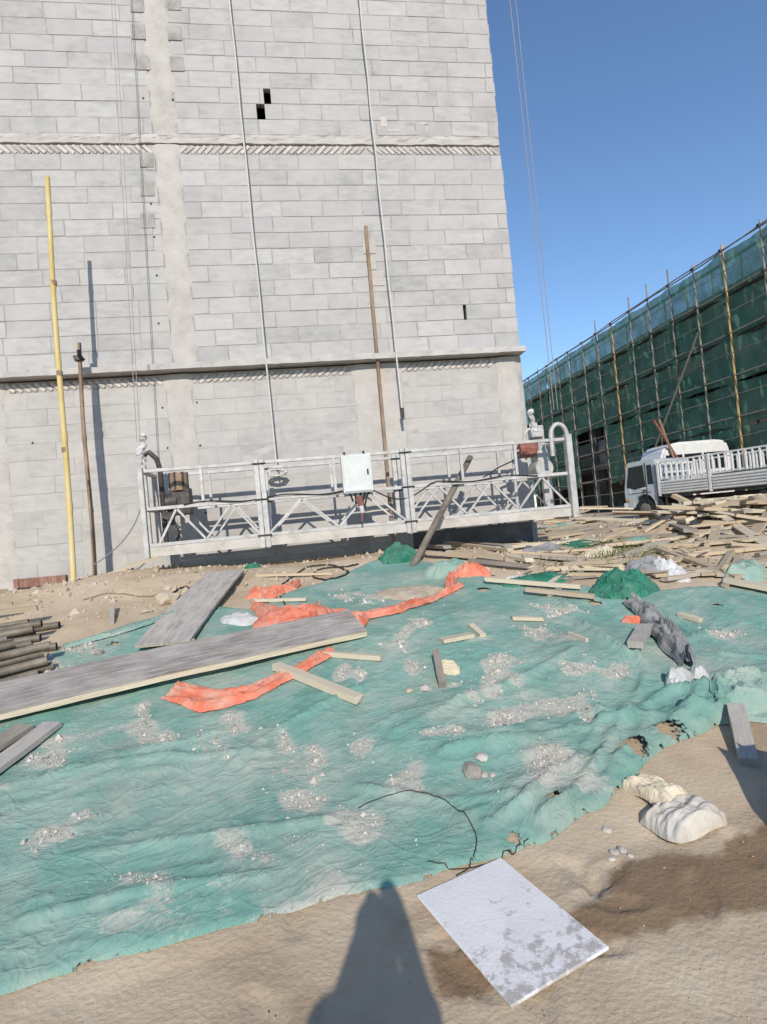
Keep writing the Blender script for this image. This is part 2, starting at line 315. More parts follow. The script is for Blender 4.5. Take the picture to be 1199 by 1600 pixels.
def crease(m, strength=.5, dist=.02, scales=((2.2, 9, 25), (2.6, 11, -35), (5, 16, 65))):
    N = m.node_tree.nodes; L = m.node_tree.links; b = N['Principled BSDF']; tc = N.new('ShaderNodeTexCoord'); acc = None
    wv = N.new('ShaderNodeTexNoise'); wv.inputs['Scale'].default_value = 1.7; wv.inputs['Detail'].default_value = 3; L.new(tc.outputs['Object'], wv.inputs['Vector'])
    wa = N.new('ShaderNodeMix'); wa.data_type = 'RGBA'; wa.blend_type = 'LINEAR_LIGHT'; wa.inputs[0].default_value = .22; L.new(tc.outputs['Object'], wa.inputs[6]); L.new(wv.outputs['Color'], wa.inputs[7])
    for sx, sy, an in scales:
        mp = N.new('ShaderNodeMapping'); mp.vector_type = 'TEXTURE'; mp.inputs['Rotation'].default_value = (0, 0, math.radians(an)); mp.inputs['Scale'].default_value = (1/sx, 1/sy, .2); L.new(wa.outputs[2], mp.inputs[0])
        n = N.new('ShaderNodeTexNoise'); n.inputs['Scale'].default_value = 1; n.inputs['Detail'].default_value = 2; L.new(mp.outputs[0], n.inputs['Vector'])
        a = N.new('ShaderNodeMath'); a.operation = 'SUBTRACT'; L.new(n.outputs['Fac'], a.inputs[0]); a.inputs[1].default_value = .5
        c = N.new('ShaderNodeMath'); c.operation = 'ABSOLUTE'; L.new(a.outputs[0], c.inputs[0])
        d = N.new('ShaderNodeMapRange'); d.inputs[1].default_value = 0; d.inputs[2].default_value = .07; d.inputs[3].default_value = 1; d.inputs[4].default_value = 0; d.interpolation_type = 'SMOOTHSTEP'; L.new(c.outputs[0], d.inputs[0])
        if acc is None: acc = d.outputs[0]
        else:
            e = N.new('ShaderNodeMath'); e.operation = 'ADD'; L.new(acc, e.inputs[0]); L.new(d.outputs[0], e.inputs[1]); acc = e.outputs[0]
    old = b.inputs['Normal'].links[0].from_socket if b.inputs['Normal'].links else None
    bp = N.new('ShaderNodeBump'); bp.inputs['Strength'].default_value = strength; bp.inputs['Distance'].default_value = dist; L.new(acc, bp.inputs['Height'])
    if old: L.new(old, bp.inputs['Normal'])
    L.new(bp.outputs[0], b.inputs['Normal'])
def worn(m):                                                            # the mesh is torn open where the mask says so
    N = m.node_tree.nodes; L = m.node_tree.links; out = N['Material Output'].inputs[0]; src = out.links[0].from_socket
    a = N.new('ShaderNodeAttribute'); a.attribute_name = 'thin'; tc = N.new('ShaderNodeTexCoord'); n = N.new('ShaderNodeTexNoise'); n.inputs['Scale'].default_value = 38; n.inputs['Detail'].default_value = 5; L.new(tc.outputs['Object'], n.inputs['Vector'])
    ad = N.new('ShaderNodeMath'); ad.operation = 'ADD'; L.new(a.outputs['Fac'], ad.inputs[0]); L.new(n.outputs['Fac'], ad.inputs[1])
    mr = N.new('ShaderNodeMapRange'); mr.inputs[1].default_value = 1.0; mr.inputs[2].default_value = 1.12; L.new(ad.outputs[0], mr.inputs[0])
    t = N.new('ShaderNodeBsdfTransparent'); ms = N.new('ShaderNodeMixShader'); L.new(mr.outputs[0], ms.inputs[0]); L.new(src, ms.inputs[1]); L.new(t.outputs[0], ms.inputs[2]); L.new(ms.outputs[0], out)
def weave(m, amt=.07):
    N = m.node_tree.nodes; L = m.node_tree.links; b = N['Principled BSDF']; src = b.inputs['Base Color'].links[0].from_socket; tc = N.new('ShaderNodeTexCoord'); acc = None
    wv = N.new('ShaderNodeTexNoise'); wv.inputs['Scale'].default_value = 1.3; wv.inputs['Detail'].default_value = 3; L.new(tc.outputs['Object'], wv.inputs['Vector'])
    wa = N.new('ShaderNodeMix'); wa.data_type = 'RGBA'; wa.blend_type = 'LINEAR_LIGHT'; wa.inputs[0].default_value = .18; L.new(tc.outputs['Object'], wa.inputs[6]); L.new(wv.outputs['Color'], wa.inputs[7])
    for an in (24, 114):
        mp = N.new('ShaderNodeMapping'); mp.inputs['Rotation'].default_value = (0, 0, math.radians(an)); L.new(wa.outputs[2], mp.inputs[0])
        w = N.new('ShaderNodeTexWave'); w.inputs['Scale'].default_value = 30; w.inputs['Distortion'].default_value = 1.5; w.inputs['Detail'].default_value = 2; L.new(mp.outputs[0], w.inputs['Vector'])
        if acc is None: acc = w.outputs['Fac']
        else:
            e = N.new('ShaderNodeMath'); e.operation = 'MULTIPLY'; L.new(acc, e.inputs[0]); L.new(w.outputs['Fac'], e.inputs[1]); acc = e.outputs[0]
    mr = N.new('ShaderNodeMapRange'); mr.inputs[3].default_value = 1-amt; mr.inputs[4].default_value = 1+amt; L.new(acc, mr.inputs[0])
    hs = N.new('ShaderNodeHueSaturation'); L.new(src, hs.inputs['Color']); L.new(mr.outputs[0], hs.inputs['Value']); L.new(hs.outputs[0], b.inputs['Base Color'])
M['net_ground'] = M['net'].copy(); weave(M['net_ground']); crease(M['net_ground'], .36, .005, ((1.0, 6, 24), (1.2, 8, -32), (3, 13, 65), (2, 16, 10))); worn(M['net_ground'])
crease(M['net'], .30, .005, ((1.0, 6, 24), (1.2, 8, -32), (3, 13, 65), (2, 16, 10))); crease(M['net_dark'], .6, .02, ((6, 18, 25), (7, 22, -35), (12, 30, 65))); crease(M['orange'], .25, .006, ((3, 11, 20), (4, 13, -40)))
crease(M['sack'], .25, .005, ((4, 9, 30), (5, 11, -40))); crease(M['grey_cloth'], .25, .006, ((3, 11, 120), (4, 13, 60))); crease(M['card'], .3, .006, ((6, 16, 30), (7, 18, -40))); crease(M['plastic_white'], .3, .008, ((6, 16, 30), (7, 18, -40), (14, 30, 70)))

# ------------------------------------------------------------------ ground
def axis(lo, hi, step, far, g=1.22):
    a = list(np.arange(lo, hi, step)); s = step; x = hi
    while x < far: a.append(x); s *= g; x += s
    a.append(far); s = step; x = lo; b = []
    while x > -far: s *= g; x -= s; b.append(x)
    return np.array(sorted(b + a))
gx = axis(-3.2, 4.4, .026, 500); gy = np.unique(np.concatenate([axis(2.9, 8.8, .045, 700, 1.22), np.arange(.9, 2.9, .022)])); gy = np.array([v for k, v in enumerate(gy) if not (.9 < v < 2.9 and abs((v-.9)/.022-round((v-.9)/.022)) > 1e-3)])
GX, GY = np.meshgrid(gx, gy); GZ = terrain(GX, GY)
_rg = random.Random(21)
for k in range(26):                                                    # boot prints pressed into the loose sand
    fx_, fy_, fa = _rg.uniform(-.6, 2.3), _rg.uniform(1.2, 2.5), _rg.gauss(.2, .7); c_, s_ = math.cos(fa), math.sin(fa)
    if k < 4: fx_, fy_ = (1.0+.35*k, 2.15-.2*(k % 2))
    u_ = ((GX-fx_)*c_+(GY-fy_)*s_)/.05; v_ = (-(GX-fx_)*s_+(GY-fy_)*c_)/.13; q_ = np.sqrt(u_*u_+v_*v_)
    GZ = GZ - .011*sm(1.15, .8, q_)*(q_ < 1.2) + .006*np.exp(-((q_-1.3)/.22)**2)
V = np.stack([GX.ravel(), GY.ravel(), GZ.ravel()], 1)
me = grid_mesh('ground', V, len(gx), len(gy), M['soil'])
def poly_dist(X, Y, poly):
    """signed distance to polygon (positive inside) and nearest boundary point"""
    P = np.stack([X, Y], 1); n = len(poly); best = np.full(len(P), 1e9); near = np.zeros_like(P); ins = np.zeros(len(P), bool)
    for i in range(n):
        a = np.array(poly[i]); b = np.array(poly[(i+1) % n]); d = b-a; L2 = (d@d) + 1e-12
        t = np.clip(((P-a)@d)/L2, 0, 1); q = a + t[:, None]*d; dd = ((P-q)**2).sum(1); k = dd < best
        best[k] = dd[k]; near[k] = q[k]
        c = (a[1] > P[:, 1]) != (b[1] > P[:, 1])
        with np.errstate(divide='ignore', invalid='ignore'): xi = (b[0]-a[0])*(P[:, 1]-a[1])/(b[1]-a[1]) + a[0]
        ins ^= c & (P[:, 0] < xi)
    s = np.sqrt(best); return np.where(ins, s, -s), near
def gpoly(px): return [tuple(G(*p)[:2]) for p in px]
wetp = gpoly([(690,1500), (770,1470), (905,1440), (965,1395), (985,1350), (1050,1335), (1120,1340), (1199,1300), (1300,1290), (1300,1400), (1199,1420), (1120,1410), (1050,1425), (1000,1440), (940,1455), (860,1465), (760,1530), (700,1545)])
d, _ = poly_dist(V[:, 0], V[:, 1], wetp); wet = sm(-.03, .015, d + .03 + .14*fbm(V[:, 0]*7, V[:, 1]*7, 9) + .05*fbm(V[:, 0]*25, V[:, 1]*25, 19))
wet = np.maximum(wet, .55*sm(.12, .3, fbm(V[:, 0]*1.7+3, V[:, 1]*1.7, 21))*(V[:, 1] < 3.5))
at_ = me.attributes.new('wet', 'FLOAT', 'POINT'); at_.data.foreach_set('value', wet.astype(np.float32))
tag(link('ground', me), kind='structure')

# ------------------------------------------------------------------ the block building
D = 8.77; XR = 3.83; XL = -8.0; HB = .247
bld = empty('block_building', (0, D, 1.0))
tag(bld, 'unplastered grey block building wall with concrete ledge and pale columns', 'building')
def part(mb, name, m, parent, **k): return at(mb.build(name, m, None, **k), parent)
backing_hi = MB(); backing_lo = MB()
def block_mesh(seed):
    rr = random.Random(seed); mb = MB().box((0, 0, 0), (1, .10, 1))
    me = mb.mesh('block', None)
    bm = bmesh.new(); bm.from_mesh(me)
    bmesh.ops.bevel(bm, geom=[e for e in bm.edges if min(v.co.y for v in e.verts) < 0], offset=.006, segments=1, affect='EDGES')
    for v in bm.verts:
        v.co.x += rr.uniform(-.006, .006); v.co.z += rr.uniform(-.022, .022); v.co.y += rr.uniform(-.0015, .0015)
    bm.to_mesh(me); bm.free(); return me
BM = [block_mesh(i) for i in range(8)]; BML = [m.copy() for m in BM]
for m in BM: m.materials.append(M['block'])
for m in BML: m.materials.append(M['block_low'])
for i, m in enumerate(BML): m.name = 'plastered_block'
blocks = []                                                        # (x, z, w, h, meshindex, low, dy)
GAPS = [(.10, 8.32, .11, .23), (-.02, 8.085, .13, .21), (2.955, 4.80, .055, .20)]     # open joints
def courses(x0, x1, z0, n, low=False, jt=.014, seed=0, upto=None):
    rr = random.Random(seed)
    for k in range(n):
        za = z0 + k*HB; zb = za + HB
        if upto and zb > upto + .05: break
        off = (.31 if k % 2 else 0) + rr.uniform(-.07, .07)
        x = x0 - off; cuts = [x0]
        while x < x1 - .12:
            x += .62 + rr.uniform(-.03, .03) - (rr.random() < .10)*rr.uniform(.1, .33)
            if x0 + .1 < x < x1 - .1: cuts.append(x)
        cuts.append(x1)
        gaps = [(gx_, gw) for gx_, gz, gw, gh in GAPS if za < gz < zb and x0 < gx_ < x1]
        bk = backing_lo if low else backing_hi
        seg = [x0] + [c for g, w in sorted(gaps) for c in (g-w/2, g+w/2)] + [x1]
        for i in range(0, len(seg), 2):
            a, b = seg[i], seg[i+1]; y = D + (.003 if low else .005)
            bk.add([(a, y, za), (b, y, za), (b, y, zb), (a, y, zb)], [(0, 1, 2, 3)])
        for a, b in zip(cuts, cuts[1:]):
            pieces = [(a, b)]
            for g, w in gaps:
                np_ = []
                for p, q in pieces:
                    if q <= g-w/2 or p >= g+w/2: np_.append((p, q))
                    else:
                        if g-w/2 - p > .04: np_.append((p, g-w/2+jt/2))
                        if q - g-w/2 > .04: np_.append((g+w/2-jt/2, q))
                pieces = np_
            for p, q in pieces:
                wv = q-p-jt; hv = HB-jt
                if wv > .03: blocks.append(((p+q)/2, (za+zb)/2, wv, hv, rr.randrange(8), low, rr.uniform(-.0035, .0035)))
CX0, CX1 = -1.66, -1.30                                             # pale tie column of the upper storeys
courses(XL, CX0, 4.14, 13, seed=1); courses(CX1, XR, 4.14, 13, seed=2)
courses(XL, CX0, 7.66, 14, seed=3); courses(CX1, XR, 7.66, 14, seed=4)
Z0 = 3.83 - 14*HB
courses(-8.0, -4.45, Z0, 14, True, .010, 5); courses(-4.05, -1.80, Z0, 14, True, .010, 6); courses(-1.42, 1.03, Z0, 14, True, .010, 7); courses(1.80, 3.39, Z0, 14, True, .010, 8)
def vis_area(b):
    P = Vector((b[0], D, b[1])) - Vector(CAM); z = P.dot(Vector(_F)); px = 599.5 + FPX*P.dot(Vector(CR))/z; py = 800 - FPX*P.dot(Vector(CU))/z
    inside = -20 < px < 1220 and -10 < py < 880
    return (b[2]*b[3]/z/z) if inside else 0
blocks.sort(key=vis_area, reverse=True)
for i, (x, z, w, h, mi, low, dy) in enumerate(blocks[:300]):
    o = link('block', (BML if low else BM)[mi], bld); o.location = (x, .05+dy, z-1.0); o.scale = (w, 1, h)
rest = {True: MB(), False: MB()}
for (x, z, w, h, mi, low, dy) in blocks[300:]:
    me = BM[mi]; rest[low].add([(x+v.co.x*w, D+.05+dy+v.co.y, z+v.co.z*h) for v in me.vertices], [tuple(p.vertices) for p in me.polygons])
tag(part(rest[False], 'block_field', M['block'], bld), kind='stuff'); tag(part(rest[True], 'plastered_block_field', M['block_low'], bld), kind='stuff')
part(backing_hi, 'mortar_bed', M['mortar'], bld); part(backing_lo, 'lower_mortar_bed', M['mortar_low'], bld)
# tie column with toothed edges
def tooth_col(xa, xb, za, zb, name, m, ragged=.05, proud=.012, seed=0):
    rr = random.Random(seed); z = za; pts_l = []; pts_r = []
    k = 0
    while z < zb:
        t = ragged*(1 if (k//3) % 2 else -.4)
        pts_l.append((xa - t*rr.uniform(.4, 1.1) + rr.uniform(-.015, .015), z)); pts_r.append((xb + t*rr.uniform(.4, 1.1) + rr.uniform(-.015, .015), z)); z += HB/3; k += 1
    pts_l.append((xa, zb)); pts_r.append((xb, zb)); mb = MB(); n = len(pts_l); vs = []; cols_ = 6
    for (l, z), (r, _) in zip(pts_l, pts_r):
        for c in range(cols_+1):
            t = c/cols_; e = 0 if c in (0, cols_) else proud + rr.uniform(-.005, .006)
            vs.append((l+(r-l)*t, D + (.009 if c in (0, cols_) else -e), z))
    fs = [(i*(cols_+1)+c, i*(cols_+1)+c+1, (i+1)*(cols_+1)+c+1, (i+1)*(cols_+1)+c) for i in range(n-1) for c in range(cols_)]
    part(MB().add([(xa-.09, D+.014, za), (xb+.09, D+.014, za), (xb+.09, D+.014, zb), (xa-.09, D+.014, zb)], [(0,1,2,3)]), 'column_bed', M['mortar_low'], bld)
    mb.add(vs, fs); return part(mb, name, m, bld, smooth=True)
tooth_col(CX0, CX1, 4.14, 7.5, 'column', M['plaster'], .045, seed=1); tooth_col(CX0, CX1, 7.63, 11.1, 'column', M['plaster'], .045, seed=2)
tooth_col(-1.80, -1.42, .6, 3.99, 'column', M['plaster'], .03, .008, 3)
tooth_col(1.03, 1.80, .6, 3.99, 'column', M['plaster'], .012, .010, 4)
tooth_col(3.39, 3.74, .6, 3.99, 'column', M['plaster'], .02, .010, 5)
tooth_col(-4.45, -4.05, .6, 3.99, 'column', M['plaster'], .012, .012, 6)
# formwork pads beside the tie column
for (px, py) in [(216,50), (273,52), (214,8), (272,5), (225,98), (277,100), (229,250), (230,295), (231,345)]:
    p = onY(px, py, D); part(MB().box((p.x, D-.002, p.z), (.20, .02, .22)), 'formwork_patch', M['mortar'], bld)
for (px, py) in [(236,318), (241,370), (245,430), (248,505), (270,155), (224,153), (254,637), (308,629), (313,696), (262,700), (291,430), (51,692), (322,801)]:
    p = onY(px, py, D); part(MB().tube([(p.x, D+.02, p.z), (p.x, D-.004, p.z)], .016, 8), 'tie_hole_plug', M['black'], bld)
# slanted closing bricks under the beams
bkm = MB().box((0, 0, 0), (.052, .10, .205)).mesh('brick', M['brick'], bevel=.006)
def slant(x0, x1, z, h, ang):
    x = x0 + .05
    while x < x1 - .03:
        o = link('brick', bkm, bld); o.location = (x, .052 + random.uniform(-.004, .006), z + h/2 - 1.0); o.rotation_euler = (0, math.radians(ang + random.uniform(-5, 5)), 0)
        o.scale = (1, 1, h/.17*random.uniform(.9, 1.02)); x += .102 + random.uniform(-.012, .012)
slant(-4.9, CX0, 7.352, .15, -48); slant(CX1, 1.55, 7.352, .15, 48); slant(1.62, XR-.05, 7.352, .15, -48)
slant(-4.0, -1.85, 3.835, .14, -50); slant(-1.40, 1.0, 3.835, .14, 50); slant(1.83, 3.37, 3.835, .14, 50)
for x0, x1, z0, z1 in ((XL, XR, 7.345, 7.515), (XL, 3.39, 3.825, 3.99)):
    part(MB().add([(x0, D+.020, z0), (x1, D+.020, z0), (x1, D+.020, z1), (x0, D+.020, z1)], [(0,1,2,3)]), 'mortar_strip', M['mortar'], bld)
def rough_beam(name, x0, x1, z0, z1, y0, seed, m, amp=.008):
    rr = random.Random(seed); n = int((x1-x0)/.10)+1; mb = MB(); vs = []
    for i in range(n+1):
        x = x0+(x1-x0)*i/n; a = rr.uniform(-amp, amp); b = rr.uniform(-amp, amp); c = rr.uniform(-amp, amp)
        vs += [(x, D+.2, z0+a*.3), (x, y0+c, z0+a*.5), (x, y0+c*.6, (z0+z1)/2), (x, y0+b, z1+b), (x, D+.2, z1+b)]
    fs = [(i*5+k, i*5+(k+1) % 5, (i+1)*5+(k+1) % 5, (i+1)*5+k) for i in range(n) for k in range(5)] + [(0,1,2,3,4), tuple(n*5+k for k in (4,3,2,1,0))]
    mb.add(vs, fs); return part(mb, name, m, bld)
rough_beam('floor_beam', XL, XR-.01, 7.515, 7.60, D-.012, 3, M['plaster'], .012)
rough_beam('mortar_joint', XL, XR-.01, 7.60, 7.66, D-.003, 4, M['concrete'], .012)
rough_beam('ledge', XL, XR+.015, 4.015, 4.10, D-.20, 5, M['concrete'], .006)
rough_beam('mortar_fillet', XL, XR-.02, 4.10, 4.145, D-.05, 6, M['concrete'], .02)
# patch of broken bricks over the beam, rust coloured blocks beside the steel pole
for i, (px, py, w, h) in enumerate([(640,193,.16,.05), (662,193,.14,.05), (615,203,.2,.05), (645,208,.22,.05), (667,201,.06,.14), (600,190,.10,.16)]):
    p = onY(px, py, D); o = part(MB().box((p.x, D+.0105, p.z), (w, .03, h)), 'brick_patch', M['brick'], bld); 
for (px, py, w, h) in [(577,385,.20,.235), (581,410,.12,.235), (590,435,.2,.235)]:
    p = onY(px, py, D); part(MB().box((p.x, D+.003, p.z), (w, .03, h), None), 'plaster_patch', M['plaster'], bld)
# red brick footing at the left, plinth, return wall, shell
rbm = MB().box((0, 0, 0), (.07, .12, .13)).mesh('footing_brick', M['red_brick'], bevel=.005)
for i in range(12):
    p = onY(28+i*6.6, 912-i*.6, D-.03); o = link('footing_brick', rbm, bld); o.location = (p.x, -.03+.02*random.random(), p.z-1.0); o.rotation_euler = (0, random.uniform(-.05, .05), random.uniform(-.1, .1))
part(MB().box(((XL+3.76)/2, D+.07, .35), (3.76-XL, .10, .9)), 'plinth', M['concrete'], bld)
part(MB().box((2.74, D+.02, .80), (1.98, .09, 1.06)), 'shaded_plinth', M['dark_concrete'], bld)  # wall base slab with the platform's shade put into its colour
ret = MB(); rr = random.Random(9)
for k in range(28):
    z = 4.14 + k*HB
    if 7.3 < z < 7.6: continue
    y = D + .02 - (.3 if k % 2 else 0)
    while y < D + 9:
        a = max(y, D+.0); 
        if y+.6 - a > .1: ret.box((XR-.04+rr.uniform(-.003, .003), (a+y+.6)/2, z+HB/2), (.1, y+.6-a-.014, HB-.014))
        y += .62
tag(part(ret, 'return_wall_blocks', M['block'], bld), kind='stuff')
part(MB().box((XR-.10, D+4.6, 7.6), (.13, 9.0, 7.2)), 'return_wall_bed', M['mortar'], bld)
part(MB().box((3.66, D+4.6, 2.2), (.14, 9.0, 3.6)), 'return_wall_base', M['block_low'], bld)
part(MB().box(((XL+XR)/2, D+4.6, 11.18), (XR-XL-.02, 9.1, .14)), 'roof_slab', M['concrete'], bld)
part(MB().box((XL+.1, D+4.6, 5.6), (.15, 9.0, 11.0)), 'end_wall', M['concrete'], bld)
part(MB().box(((XL+XR)/2, D+9.1, 5.6), (XR-XL-.1, .15, 11.0)), 'rear_wall', M['concrete'], bld)

# ------------------------------------------------------------------ poles, ropes and cables on the wall
def bamboo(name, a, b, r, m, label, cat, nodes):
    mb = MB(); a = Vector(a); b = Vector(b); n = 60; pts = []; rs = []
    for i in range(n+1):
        t = i/n; p = a.lerp(b, t); p.x += .012*math.sin(t*7); k = r*(1.06-.16*t)
        if any(abs(t-q) < .5/n for q in nodes): k *= 1.22
        pts.append(p); rs.append(k)
    e = empty(name, a); part(mb.tube(pts, rs, 12), 'shaft', m, e, smooth=True)
    return tag(e, label, cat)
y1 = onY(72, 275, 7.7); y0 = onY(115, 912, 7.7)
yel = bamboo('pole', (y0.x, 7.7, T(y0.x, 7.7)-.1), (y1.x, 7.72, y1.z), .033, M['bamboo'], 'tall yellow pole standing upright in front of the wall, left', 'pole', [.2, .36, .55, .74, .91])
for t in (.335, .52, .74): 
    p = Vector((y0.x, 7.7, 1.0)).lerp(Vector((y1.x, 7.72, y1.z)), t); part(MB().tube([p-Vector((0,0,.03)), p+Vector((0,0,.03))], .037, 12), 'coupler_band', M['rust'], yel)
b1 = onY(122, 535, 8.4); b0 = onY(150, 900, 8.4)
brn = bamboo('pole', (b0.x, 8.35, T(b0.x, 8.35)-.1), (b1.x, 8.42, b1.z), .029, M['rust'], 'short thin brown pole with a clamp beside the yellow pole', 'pole', [.3, .6])
cl = MB(); c = onY(123, 560, 8.4); cl.box(c, (.10, .09, .07)); cl.box(c+Vector((.03, -.05, .06)), (.05, .05, .08)); cl.tube([c+Vector((-.07, 0, .03)), c+Vector((.08, 0, -.02))], .014); part(cl, 'clamp', M['dark_metal'], brn)
p1 = onY(572, 352, 8.66); p0 = onY(607, 770, 8.66)
rp = MB().tube([(p0.x, 8.60, T(p0.x, 8.6)-.1), (p1.x, 8.69, p1.z)], .027, 12).build('pipe', M['rust'], smooth=True)
tag(rp, 'long rusty upright pipe leaning on the wall behind the platform', 'pipe')
def sag(a, b, n, amp, seed=0):
    rr = random.Random(seed); a = Vector(a); b = Vector(b); ph = rr.uniform(0, 6)
    return [a.lerp(b, i/n) + Vector((amp*math.sin(ph+i*.9)*math.sin(math.pi*i/n), amp*.3*math.sin(i*1.3), 0)) for i in range(n+1)]
ra = onY(359, 0, 8.6); rb_ = onY(434, 742, 8.6)
r1 = empty('rope', (rb_.x, 8.6, rb_.z)); tag(r1, 'white safety rope hanging down the wall to the knotted bundle', 'rope')
part(MB().tube(sag((ra.x-.03, 8.6, 12.5), (rb_.x, 8.58, rb_.z), 40, .005, 1), .0125, 8), 'strand', M['rope'], r1, smooth=True)
kn = MB()
for k in range(5):
    a0 = random.uniform(0, 6); kn.tube([Vector((rb_.x+.09*math.cos(a0+t*.8)*(1+.2*k)-.02, 8.56+.03*math.sin(t), rb_.z+.05*math.sin(a0+t*.8)+.03)) for t in range(9)], .014, 6)
part(kn, 'knot', M['rope'], r1, smooth=True)
ra = onY(563, 0, 8.56); rb_ = onY(628, 640, 8.56)
r2 = empty('rope', (rb_.x, 8.56, rb_.z)); tag(r2, 'white safety rope ending in a dark hook beside the rusty pipe', 'rope')
part(MB().tube(sag((ra.x-.03, 8.56, 12.5), (rb_.x, 8.54, rb_.z), 50, .006, 4), .013, 8), 'strand', M['rope'], r2, smooth=True)
part(MB().tube([(rb_.x, 8.54, rb_.z+.02), (rb_.x+.005, 8.54, rb_.z-.16)], [.03, 0.02], 8), 'hook', M['dark_metal'], r2)
def wire(a, b, label, r=.0045): return tag(MB().tube([a, b], r, 6).build('wire_rope', M['cable']), label, 'cable', 'hoist wires of the suspended platform')
for i, (tx, bx, y) in enumerate([(198,214,8.0), (203,219,8.06)]):
    a = onY(tx, 0, y); b = onY(bx, 690, y); wire((a.x-.06, y, 14), (b.x, y, b.z), ['thin steel wire down to the left hoist, outer strand', 'thin steel wire down to the left hoist, inner strand'][i])
for i, (tx, bx, y) in enumerate([(797,866,7.9), (806,872,7.98)]):
    a = onY(tx, 0, y); b = onY(bx, 640, y); d_ = (a-b)/(a.z-b.z); e_ = b + d_*(26-b.z); wire(e_, b, ['thin steel wire against the sky down to the right hoist, left strand', 'thin steel wire against the sky down to the right hoist, right strand'][i], .006)

# ------------------------------------------------------------------ suspended platform
PF, PB = 7.55, 8.24
PX = [-1.95, -.465, 1.49, 3.86]; ZB, ZM, ZT = 1.41, 1.93, 2.42
plat = empty('suspended_platform', (0, 7.9, ZB-.05)); tag(plat, 'white metal suspended work platform with trussed rails hanging before the wall', 'work platform')
def pp(mb, name, m=None, **k): return part(mb, name, m or M['galv'], plat, **k)
for s in range(3):
    xa, xb = PX[s], PX[s+1]
    dk = MB(); nz = 5
    dk.box(((xa+xb)/2, (PF+PB)/2, ZB-.035), (xb-xa-.02, PB-PF-.04, .03)); pp(dk, 'deck', M['deck'])
    for Y in (PF, PB):
        pp(MB().box(((xa+xb)/2, Y, ZB-.03), (xb-xa-.08, .035, .12)), 'toe_board', M['deck'])
        pp(MB().bar((xa+.04, Y-.004, ZB+.055), (xb-.04, Y-.004, ZB+.055), .045), 'bottom_rail', bevel=.004)
        pp(MB().bar((xa+.04, Y, ZM), (xb-.04, Y, ZM), .045), 'middle_rail', bevel=.004)
        pp(MB().bar((xa+.04, Y, ZT), (xb-.04, Y, ZT), .045), 'top_rail', bevel=.004)
        n = 2 if s == 0 else (2 if s == 1 else 3)
        for k in range(1, n):
            xm = xa + (xb-xa)*k/n; pp(MB().bar((xm, Y, ZM+.02), (xm, Y, ZT-.02), .036), 'baluster')
        L_ = xb-xa-.12; nd = 4 if s < 2 else 6
        for k in range(nd):
            x0 = xa+.06 + L_*k/nd; x1 = xa+.06 + L_*(k+1)/nd; up = (k % 2 == 0)
            if k in (0,) and s == 0: x0 += .1
            pp(MB().bar((x0, Y+.002, ZB+.07 if up else ZM-.02), (x1, Y+.002, ZM-.02 if up else ZB+.07), .026), 'brace')
    for k in range(4):
        x = xa + (xb-xa)*(k+.5)/4; pp(MB().bar((x, PF+.02, ZB-.07), (x, PB-.02, ZB-.07), .04), 'cross_member', M['deck'])
for i, x in enumerate(PX):
    for Y in (PF, PB):
        for dx in ((-.036, .036) if 0 < i < 3 else (0,)):
            post = pp(MB().bar((x+dx, Y-.012, ZB-.11), (x+dx, Y-.012, ZT+.04), .064), 'post', bevel=.005)
        if 0 < i < 3:
            for z in (ZB+.05, ZM, ZT-.02):
                MB().tube([(x-.09, Y-.05, z), (x+.09, Y-.05, z)], .012, 6).build('bolt', M['dark_metal'], post)
for x in (PX[0], PX[3]):
    for z in (ZB, ZM, ZT): pp(MB().bar((x, PF+.03, z), (x, PB-.03, z), .045), 'end_rail', bevel=.004)
def hoop(x0, x1, Y, z0, z1, r, name, m):
    pts = [(x1, Y, z0), (x1, Y, z1-.16)] + [(x1-(x1-x0)*.5*(1-math.cos(a)), Y, z1-.16+.16*math.sin(a)) for a in np.linspace(.15, math.pi-.15, 9)] + [(x0, Y, z1-.16), (x0, Y, z1-.45)]
    return pp(MB().tube(pts, r, 10), name, m, smooth=True)
# right hoist
pr = onY(866, 640, 7.9)
pp(MB().bar((PX[3]+.0, PF-.03, ZB-.12), (PX[3], PF-.03, 2.48), .11, .09), 'end_post', bevel=.008)
hoop(3.62, PX[3]-.0, PF-.02, 2.40, 2.64, .032, 'hoop_frame', M['galv'])
hoop(3.40, 3.62, 7.95, 2.2, 2.66, .02, 'hoop_frame', M['galv'])
hr = MB(); hr.tube([(3.62, 7.82, 2.05), (3.62, 8.12, 2.05)], .14, 16); hr.box((3.62, 7.95, 2.22), (.16, .2, .2)); pp(hr, 'hoist_gearbox', M['galv'], bevel=.01)
hm = MB(); hm.tube([(3.30, 7.95, 2.36), (3.56, 7.95, 2.36)], .09, 14); hm.box((3.43, 7.95, 2.30), (.18, .2, .12)); pp(hm, 'hoist_motor', M['hoist_red'], bevel=.006)
pp(MB().bar((3.66, 7.95, ZB), (3.66, 7.95, 2.7), .06, .08), 'hoist_column', M['galv'])
pp(MB().tube([(3.20, 7.96, ZB), (3.20, 7.96, 2.32), (3.4, 7.96, 2.38)], .025, 8), 'guide_pipe', M['galv'])
pp(MB().tube(sag((3.32, 7.7, 2.3), (2.6, 7.6, 1.98), 10, .03), .011, 6), 'power_cable', M['black'])
